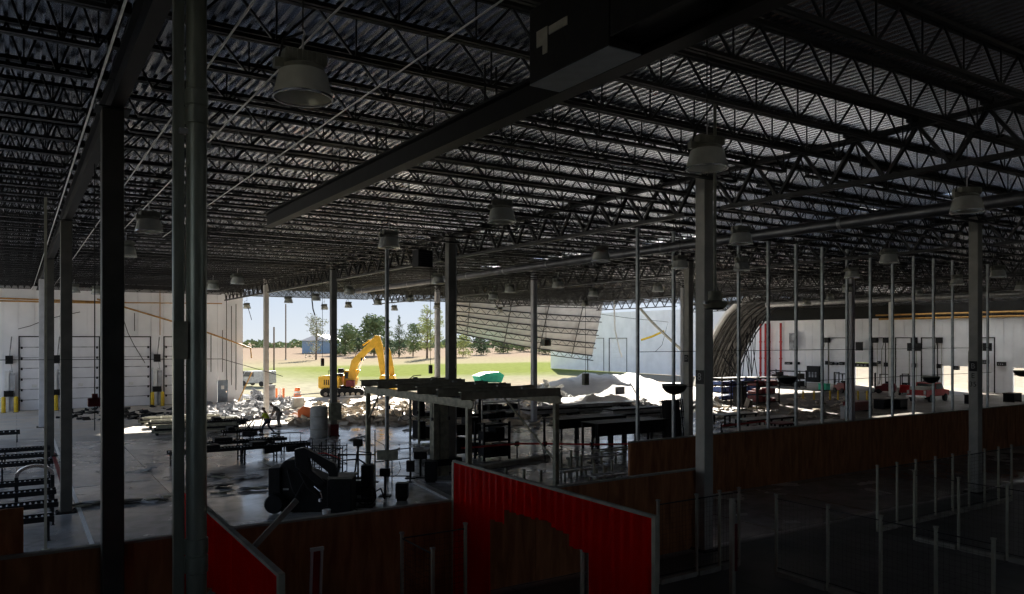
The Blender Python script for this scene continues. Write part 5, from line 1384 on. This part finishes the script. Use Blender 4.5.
# long thin sags on dock wall
pipe('hanging_cable', [at(124, 321, Y=77.2), at(128, 333, Y=77.2), at(134, 345, Y=77.2), at(145, 363, Y=77.2)], .03, 'wire', 'loose cable curving over the dock door right of the near left column', 'cable', 5)
pipe('hanging_cable', [at(18, 329, Y=77.2), at(30, 326, Y=77.2), at(45, 320, Y=77.2), at(62, 315.5, Y=77.2), at(80, 312, Y=77.2)], .03, 'wire', 'loose cable sagging over the dock wall at far left', 'cable', 5)
for k, (x, y0, y1) in enumerate(((134.5, 313, 331), (222.5, 330, 372), (226.5, 300, 380), (231.5, 306, 385), (236, 304, 390), (160, 290, 335), (211, 333, 372))):
    pipe('wall_mounted_conduit', [at(x, y0, Y=77.35), at(x, y1, Y=77.35)], .035, 'wire' if k != 5 else 'orange', 'thin vertical conduit on the dock wall, %s from the left' % ORD[[0, 3, 4, 5, 6, 1, 2][k]], 'conduit', 5)

# dock hardware between the doors: bollards, levellers
for k, x in enumerate((3.5, 16, 56, 152.5, 162.5)):
    p = at(x, 400, Y=76.2); t = thing('dock_bollard', 'yellow bollard by the dock doors, %s from the left' % ORD[k], 'bollard', (p.x, p.y, 0))
    MB().lathe([(.01, 0), (.16, 0), (.16, 1.2), (.12, 1.3), (.01, 1.33)], 16).build('tube', 'yellow', t, smooth=True); MB().bb(-.2, .2, -.2, .2, 0, .02).build('foot_plate', 'dark', t)
for k, x in enumerate((9.5, 57.5, 157.5)):
    p = at(x, 400, Y=77.15); t = thing('dock_control', 'dock control gear between two dock doors, %s from the left' % ORD[k], 'equipment', (p.x, p.y, 0))
    MB().bb(-.35, -.05, 0, .25, 0, 3.4).build('white_duct', 'white', t); MB().bb(.05, .4, 0, .25, 0, 3.2).build('grey_duct', 'rubble_grey', t)
    MB().bb(-.3, .25, -.15, .2, 4.0, 4.7).build('motor_box', 'dark', t, bevel=.03); m = MB(); m.tube([(.1, 0, 4.0), (.2, -.05, 3.3), (0, 0, 3.45)], .03, 5); m.tube([(0, 0, 4.7), (.15, -.1, 6.3)], .05, 6); m.build('arm', 'rubble_grey', t)
    MB().bb(-.4, .3, -.12, .22, 1.25, 1.75).build('control_box', 'dark', t)
# right side wall: bollards, monitors etc
for k, (x, y0, y1, w, m) in enumerate(((792.5, 333, 350, 7, 'rubble_grey'), (859, 342, 350.5, 7, 'dark'), (914, 343, 351, 14, 'dark'), (987, 343, 351, 9, 'dark'))):
    a, c = at(x, y1, X=92.0), at(x, y0, X=92.0); wy = abs(at(x-w/2, y0, X=92.0).y-at(x+w/2, y0, X=92.0).y)
    t = thing('wall_panel', ['grey sign panel high on the right wall near the red pipes', 'small black panel hung before the right wall right of the white column', 'wide black panel hung between two tall posts before the right wall', 'black panel right of the lettered column before the right wall'][k], 'panel', (92.0, a.y, a.z))
    MB().bb(0, .12, -wy/2, wy/2, 0, c.z-a.z).build('panel_face', m, t); m_ = MB(); m_.bb(.12, .66, -.1, .1, .3, .4); m_.each('bracket', 'dark', t)
for k, x in enumerate((825, 873, 884, 912, 937, 972)):
    p = at(x, 380, X=92.5); t = thing('door_operator', 'dark door motor with vertical pipes on the right wall, %s from the left' % ORD[k], 'equipment', (92.75, p.y, 0))
    MB().bb(0, .4, -.35, .35, 5.6, 6.3).build('motor', 'dark', t, bevel=.04); m = MB(); m.tube([(.2, .3, 5.6), (.2, .6, 4.6), (.2, .6, 0)], .06, 6); m.tube([(.2, -.3, 5.6), (.2, -.3, 0)], .05, 6); m.each('vertical_pipe', 'kerb', t); MB().bb(.1, .45, -.25, .25, 2.6, 3.1).build('control_box', 'dark', t)
for k, (x0, x1, lab) in enumerate(((759, 762, 'leftmost'), (764.5, 766.5, 'second'), (768, 770.5, 'third'), (778.5, 783, 'rightmost'))):
    a = at((x0+x1)/2, 330, X=92.7); t = thing('red_riser', 'tall red standpipe on the right wall, %s of four' % lab, 'pipe', (92.7, a.y, 0))
    MB().tube([(0, 0, 0), (0, 0, 8.4)], .16, 12).build('riser', 'red', t, smooth=True); m = MB()
    for z in (1.0, 3.2, 5.6): m.lathe([(.165, z), (.22, z), (.22, z+.15), (.165, z+.15)], 12)
    m.each('flange', 'red', t)
for k, (x, y0, y1, w, lab) in enumerate(((813, 366, 382, 12, 'large dark notice board with pale sheets low on the right wall'), (862, 363, 367, 15, 'dark header box above the middle bright loading door'), (788, 362, 364.5, 6, 'small dark wall box left of the notice board, left one'), (797, 362, 364.5, 3, 'small dark wall box left of the notice board, right one'), (831.5, 362, 365, 3, 'small dark wall box left of the white column, left one'), (836, 362.5, 365, 2.5, 'small dark wall box left of the white column, middle one'), (841.5, 362, 365, 4, 'small dark wall box left of the white column, right one'), (878.6, 361, 364, 1.8, 'small dark wall box right of the bright loading door'), (956, 366, 370, 5, 'small dark box above the bright door left of the lettered column'), (985, 360, 364, 6, 'small dark wall box right of the lettered column, left one'), (1001, 362, 366, 8, 'small dark wall box right of the lettered column, right one'))):
    a, c = at(x, y1, X=92.9), at(x, y0, X=92.9); wy = abs(at(x-w/2, y0, X=92.9).y-at(x+w/2, y0, X=92.9).y)
    t = thing('wall_panel', lab, 'panel', (92.9, a.y, a.z)); MB().bb(-.1, .3, -wy/2, wy/2, 0, c.z-a.z).build('panel_face', 'dark', t)
    m = MB()
    for q in range(3): m.bb(-.12, -.1, -wy*(.32-.25*q), -wy*(.18-.25*q), (c.z-a.z)*.3, (c.z-a.z)*.62)
    m.each('pale_label', 'rubble_grey', t)
# clutter by the right wall: red truck, carts, crates
def pickup(p, rz, label, m='red'):
    t = thing('pickup_truck', label, 'vehicle', p, rz)
    MB().prism([(-2.6, .55), (2.5, .55), (2.55, 1.05), (1.3, 1.2), (.75, 1.85), (-.6, 1.85), (-.75, 1.2), (-2.6, 1.2)], 'y', -.92, .92).build('body', m, t, bevel=.05)
    MB().prism([(1.15, 1.22), (.7, 1.75), (-.5, 1.75), (-.6, 1.22)], 'y', -.94, .94).build('side_window', 'glass_dark', t); MB().bb(-.72, -.6, -.75, .75, 1.28, 1.75).build('rear_window', 'glass_dark', t)
    for x in (-1.6, 1.6):
        for y in (-.85, .85): MB().lathe([(.01, -.12), (.36, -.12), (.38, 0), (.36, .12), (.01, .12)], 16, (x, y, .38), 'y').build('wheel', 'black', t)
    MB().bb(-2.75, -2.6, -.9, .9, .5, .7).build('rear_bumper', 'chrome', t)
    for y in (-.78, .78): MB().bb(-2.65, -2.6, y-.1, y+.1, .8, 1.15).each('tail_lamp', 'white', t)
    MB().bb(-2.5, -.8, -.7, .7, 1.2, 1.5).build('load', 'sack', t); return t
pickup(at0(928.5, 401), .1, 'red pickup truck standing before the right wall left of the bright door')
def forklift(p, rz, label, m='red'):
    t = thing('forklift', label, 'forklift', p, rz)
    MB().prism([(-1.1, .3), (.9, .3), (.9, .8), (.3, .9), (.2, 1.1), (-1.0, 1.15), (-1.15, .8)], 'y', -.5, .5).build('chassis', m, t, bevel=.05)
    m_ = MB()
    for x in (-.8, .6):
        for y in (-.45, .45): m_.bar((x, y, 1.0), (x*.8, y, 2.1), .06)
    m_.bb(-.7, .55, -.5, .5, 2.1, 2.16); m_.build('overhead_guard', 'dark', t)
    m_ = MB()
    for y in (-.3, .3): m_.bb(.95, 1.05, y-.05, y+.05, .1, 2.3)
    for z in (.4, 1.2, 2.2): m_.bb(.96, 1.04, -.25, .25, z, z+.08)
    m_.build('mast', 'dark', t); m_ = MB()
    for y in (-.25, .25): m_.bb(1.05, 2.1, y-.06, y+.06, .08, .13)
    m_.build('fork', 'dark', t)
    for x in (-.75, .6):
        for y in (-.5, .5): MB().lathe([(.01, -.1), (.26, -.1), (.28, 0), (.26, .1), (.01, .1)], 14, (x, y, .28), 'y').build('wheel', 'black', t)
    MB().bb(-.6, -.1, -.25, .25, 1.15, 1.35).build('seat', 'black', t); return t
forklift(at0(905, 395), .5, 'red forklift between tall posts near the right wall')
forklift(at0(885, 393.5), 2.0, 'dark red forklift right of the bright loading door', 'red_dark')
forklift(at0(842, 392.5), 1.2, 'small red lift cart left of the white column', 'red_dark')
rack(806, 388, 4.5, 1.2, 2.2, 3, 'dark loaded rack against the right wall behind the black bowl fixture', 'dark', fill='dark', seed=21, rz=1.57)
rack(722, 402, 5.5, 1.4, 2.4, 4, 'rack of blue and dark goods under the collapsed roof slab', 'dark', fill='blue', seed=22)
rack(758, 405, 3.0, 1.4, 2.6, 4, 'rack of red goods in front of the red standpipes', 'dark', fill='red_dark', seed=23)
rack(742, 410, 1.9, 1.2, 2.5, 2, 'black container rack right of the large column', 'dark', fill='black', seed=24)
p = at(747, 407, d=65.3); t = thing('hanging_paper_sheet', 'tilted white sheet hanging on the black container rack', 'sheet', p); MB().box((0, 0, .35), (.5, .03, .8), R=Matrix.Rotation(.45, 3, 'Y')).build('sheet_face', 'white', t)
for k, (x, y, L, lab, m) in enumerate(((725, 415, 3.5, 'flat bed of pale panels right of the large column, rear one', 'plate'), (748, 420, 5, 'long pale table behind the right partition, second from the large column', 'plate'), (780, 424, 1.8, 'low table with red cloth behind the right partition', 'red_dark'), (805, 424, 4.4, 'pale table left of the white column behind the right partition', 'plate'), (735, 431, 4, 'low pale bench close behind the partition right of the large column', 'plate'))):
    p = at(x, y, z=.7); table((p.x, p.y, 0), (p.x+L, p.y, 0), 1.2, .7, lab, 'dark', m, 3, .12)
for k, x in enumerate((803, 814, 830, 838, 858, 867)):
    p = at0(x, 400); t = thing('floor_bollard', 'short yellow bollard on the dark floor before the right wall, %s from the left' % ORD[k], 'bollard', p); MB().lathe([(.01, 0), (.09, 0), (.09, .85), (.06, .92), (.01, .94)], 12).build('tube', 'yellow', t, smooth=True); MB().bb(-.14, .14, -.14, .14, 0, .015).build('foot_plate', 'dark', t)
for k, (x, y, w, lab) in enumerate(((888, 409, 1.15, 'black storage bin left of the slim white column'), (904, 409, 1.15, 'black storage bin right of the slim white column'), (862, 412, 2.4, 'low dark red pallet load right of the white column'), (828, 391, .9, 'small teal crate by the tall post left of the white column'), (979, 404, 1.4, 'dark crate right of the lettered column'), (1018, 402, 1.6, 'dark machine crate at the right edge before the bright door'))):
    p = at0(x, y); t = thing('storage_bin', lab, 'bin', p); m = ['dark', 'dark', 'red_dark', 'teal', 'dark', 'dark'][k]; h = .8
    MB().bb(-w/2, w/2, 0, 1.0, .12, h).build('bin_body', m, t, bevel=.04); MB().bb(-w/2-.04, w/2+.04, -.04, 1.04, h, h+.06).build('lid', m, t); m_ = MB()
    for x_ in (-w/2+.1, w/2-.1): m_.bb(x_-.06, x_+.06, 0, 1.0, 0, .12)
    m_.each('skid', 'black', t)
p = at0(847, 419.5); t = thing('document_box', 'white upright box beside the white column behind the partition', 'box', p); MB().bb(-.25, .25, 0, .4, 0, .95).build('box_body', 'white', t, bevel=.02); MB().bb(-.27, .27, -.02, .42, .95, 1.0).build('lid', 'plate', t)
# trailers behind open doors (bright outside)
# ------------------------------------------------------------------ outside: building, dumpster, trees
p = at(317, 352.5, d=330); p.z = 0
t = thing('farm_building', 'blue building with white metal roof beyond the field', 'building', p, -TH); s = 330/F
MB().bb(-15*s, 16*s, 0, 18, 0, 12.6*s).build('wall', 'siding_blue', t); MB().prism([(-16*s, 12.6*s), (17*s, 12.6*s), (0, 19*s)], 'y', -1, 19).build('roof', 'roof_white', t); MB().bb(-4*s, -1*s, -.1, .05, 0, 4).build('door', 'roof_white', t)
t = thing('waste_skip', 'teal covered waste container beyond the canopy on the grass', 'container', at0(492, 383)); d = 106.; 
MB().prism([(-1.6, .1), (1.6, .1), (2.0, 1.0), (-2.0, 1.0)], 'y', 0, 2).build('skip_body', 'teal', t); MB().prism([(-2.05, 1.0), (2.05, 1.0), (1.2, 1.5), (-.8, 1.4)], 'y', -.05, 2.05).build('tarp', 'teal', t); m = MB(); m.bb(-1.5, -1.3, 0, 2, 0, .1); m.bb(1.3, 1.5, 0, 2, 0, .1); m.each('skid', 'dark', t)
for k, (x, y0, y1) in enumerate(((274, 327, 374), (285.8, 304, 360))):
    p = at(x, y1, z=0) if y1 > 345 else at(x, y1, d=100); h = at(x, y0, d=p.x*ST+p.y*CT).z
    t = thing('yard_pole', 'thin dark pole in the field, %s' % ('shorter one by the tan column' if k == 0 else 'taller one left of the blue building'), 'pole', p); MB().tube([(0, 0, 0), (0, 0, h)], .14+.05*k, 8).build('pole', 'bark', t); MB().lathe([(.01, 0), (.35, 0), (.3, .25), (.01, .25)], 10).build('footing', 'concrete', t)
def tree(x, basey, toppx, wpx, d, label, kind, m, seed, n=900):
    rnd = random.Random(seed); p = at(x, basey, d=d); p.z = 0; s = d/F; Ht = H+(HOR-toppx)*s; Wd = wpx*s/2
    t = thing('broadleaf_tree' if kind != 'conifer' else 'conifer_tree', label, 'tree', p)
    m_ = MB(); m_.tube([(0, 0, 0), (.1, 0, Ht*.4), (0, .1, Ht*.85)], [max(.15, Ht*.02), Ht*.014, .05], 8)
    for k in range(9):
        a = rnd.uniform(0, 6.28); z0 = Ht*rnd.uniform(.25, .75); r_ = Wd*rnd.uniform(.4, .8); m_.tube([(0, 0, z0), (r_*.5*math.cos(a), r_*.5*math.sin(a), z0+Ht*.06), (r_*math.cos(a), r_*math.sin(a), z0+Ht*.12)], [Ht*.008, Ht*.005, .02], 5)
    m_.build('trunk', 'bark', t)
    mb = MB(); cl = []
    for k in range(26 if kind != 'conifer' else 40):
        if kind == 'conifer':
            z = Ht*(.1+.88*(k/40)); rr = Wd*(1.02-(k/40))**.8; a = rnd.uniform(0, 6.28); q = rr*rnd.uniform(.2, .75); cl.append((q*math.cos(a), q*math.sin(a), z, max(.25, rr*.5)))
        elif kind == 'tall':
            z = Ht*rnd.uniform(.12, .93); rr = Wd*(1-abs(z/Ht-.45)*1.1); a = rnd.uniform(0, 6.28); q = rr*rnd.uniform(0, .7); cl.append((q*math.cos(a), q*math.sin(a), z, rr*.5))
        else:
            z = Ht*rnd.uniform(.10, .86); rr = Wd*math.sqrt(max(.1, 1-((z/Ht-.46)/.5)**2)); a = rnd.uniform(0, 6.28); q = rr*rnd.uniform(0, .75); cl.append((q*math.cos(a), q*math.sin(a), z, max(.5, Wd*.36)))
    for k in range(n):
        c = cl[rnd.randrange(len(cl))]; v = Vector((rnd.gauss(0, 1), rnd.gauss(0, 1), rnd.gauss(0, 1))).normalized()*c[3]*rnd.uniform(.5, 1.05); v.z *= .75
        o = Vector(c[:3])+v; a = rnd.uniform(0, 6.28); L = max(.3, c[3]*.36)*rnd.uniform(.6, 1.2)
        u = Vector((math.cos(a), math.sin(a), rnd.uniform(-.5, .3))).normalized()*L; w = u.cross(v).normalized()*L*.6 if u.cross(v).length > 1e-3 else Vector((0, 0, L*.5))
        mb.add([o-u*.5, o-w*.5, o+u*.5, o+w*.5+v.normalized()*L*.15], [(0, 1, 2, 3)])
    mb.build('foliage', m, t); return t
trees = [(316, 356, 308, 26, 225, 'pale nearly bare tree in front of the blue building', 'round', 'leaf_grey', 340), (345, 356, 322, 30, 290, 'dark rounded tree right of the grey column', 'round', 'leaf_mid', 900),
         (374, 356, 313, 38, 280, 'broad green tree behind the excavator boom', 'round', 'leaf_mid', 1200), (358, 355, 332, 28, 330, 'lower dark tree left of the excavator boom', 'round', 'leaf_dark', 700),
         (399, 357, 314, 18, 260, 'dark conifer right of the excavator stick', 'conifer', 'leaf_dark', 900), (413, 357, 321, 22, 270, 'green tree left of the yellow-green tree', 'round', 'leaf_mid', 900),
         (427, 358, 300, 20, 240, 'tall yellow-green tree left of the canopy column', 'tall', 'leaf_light', 900), (438, 357, 305, 14, 260, 'slender light tree directly beside the canopy column', 'tall', 'leaf_light', 700),
         (352, 356, 338, 14, 350, 'low shrubby tree beside the blue building', 'round', 'leaf_dark', 500), (463, 357, 332, 22, 262, 'bright yellow-green tree just right of the canopy column', 'round', 'leaf_light', 600),
         (481, 356, 330, 26, 300, 'dark tree under the hanging roof bay, left', 'round', 'leaf_dark', 600), (503, 356, 332, 26, 335, 'mid green tree under the hanging roof bay, middle', 'round', 'leaf_mid', 600),
         (524, 356, 334, 22, 368, 'olive tree under the hanging roof bay, right', 'round', 'leaf_mid', 500), (388, 356, 338, 24, 330, 'low dark tree beside the excavator stick', 'round', 'leaf_dark', 500), (545, 357, 338, 24, 305, 'low green tree left of the rear wall end', 'round', 'leaf_mid', 500)]
for k, (x, by, ty, w, d, lab, kind, m, n) in enumerate(trees): tree(x, by, ty, w*1.25, d, lab, kind, m, 100+k, int(n*2.6))
rnd = random.Random(9); mb = MB()
for k in range(2600):
    x = rnd.uniform(150, 640); d = rnd.uniform(520, 600); c = at(x, 345, d=d); z = rnd.uniform(0, 4.2+1.2*math.sin(x*.13)+.8*math.sin(x*.41)); o = Vector((c.x, c.y, z)); L = rnd.uniform(1.5, 3)
    a = rnd.uniform(0, 6.28); u = Vector((math.cos(a), math.sin(a), rnd.uniform(-.4, .4)))*L; w = Vector((-math.sin(a)*.4, math.cos(a)*.4, 1))*L*.6; mb.add([o-u*.5-w*.5, o+u*.5-w*.5, o+u*.5+w*.5, o-u*.5+w*.5], [(0, 1, 2, 3)])
o = stuff(mb.build('distant_treeline', 'leaf_mid'), 'distant hazy line of trees along the horizon', 'trees')

# ------------------------------------------------------------------ light
w = bpy.data.worlds.new('sky'); S.world = w; w.use_nodes = True; nt = w.node_tree; bg = nt.nodes['Background']
tc = nt.nodes.new('ShaderNodeTexCoord'); sp = nt.nodes.new('ShaderNodeSeparateXYZ'); nt.links.new(tc.outputs['Generated'], sp.inputs[0])
cr = nt.nodes.new('ShaderNodeValToRGB'); nt.links.new(sp.outputs['Z'], cr.inputs[0])
els = cr.color_ramp.elements; els[0].position = 0; els[0].color = (.78, .84, .90, 1); els[1].position = .6; els[1].color = (.46, .60, .84, 1)
e = els.new(.06); e.color = (.66, .76, .90, 1); e = els.new(.22); e.color = (.56, .69, .90, 1)
nt.links.new(cr.outputs[0], bg.inputs[0]); bg.inputs[1].default_value = .61
sun_d = bpy.data.lights.new('sun', 'SUN'); sun_d.energy = 17.5; sun_d.angle = .009; sun_d.color = (1, .93, .82)
sun = bpy.data.objects.new('sun', sun_d); COL.objects.link(sun)
el, az = math.radians(22), math.radians(33)
dirv = Vector((math.sin(az)*math.cos(el), math.cos(az)*math.cos(el), math.sin(el)))
sun.rotation_euler = dirv.to_track_quat('Z', 'Y').to_euler(); sun.location = (60, 160, 60)
def portal(loc, sx, sy, rot):
    a = bpy.data.lights.new('sky_portal', 'AREA'); a.shape = 'RECTANGLE'; a.size = sx; a.size_y = sy; a.cycles.is_portal = True
    o = bpy.data.objects.new('sky_portal', a); COL.objects.link(o); o.location = loc; o.rotation_euler = rot
S.view_settings.view_transform = 'Standard'; S.view_settings.look = 'None'; S.view_settings.gamma = 1; S.view_settings.use_curve_mapping = False
S.view_settings.exposure = 0.72
S.cycles.use_denoising = True
S.cycles.max_bounces = 10; S.cycles.diffuse_bounces = 6; S.cycles.glossy_bounces = 4; S.cycles.transparent_max_bounces = 12
S.cycles.sample_clamp_indirect = 3; S.cycles.blur_glossy = 1.0
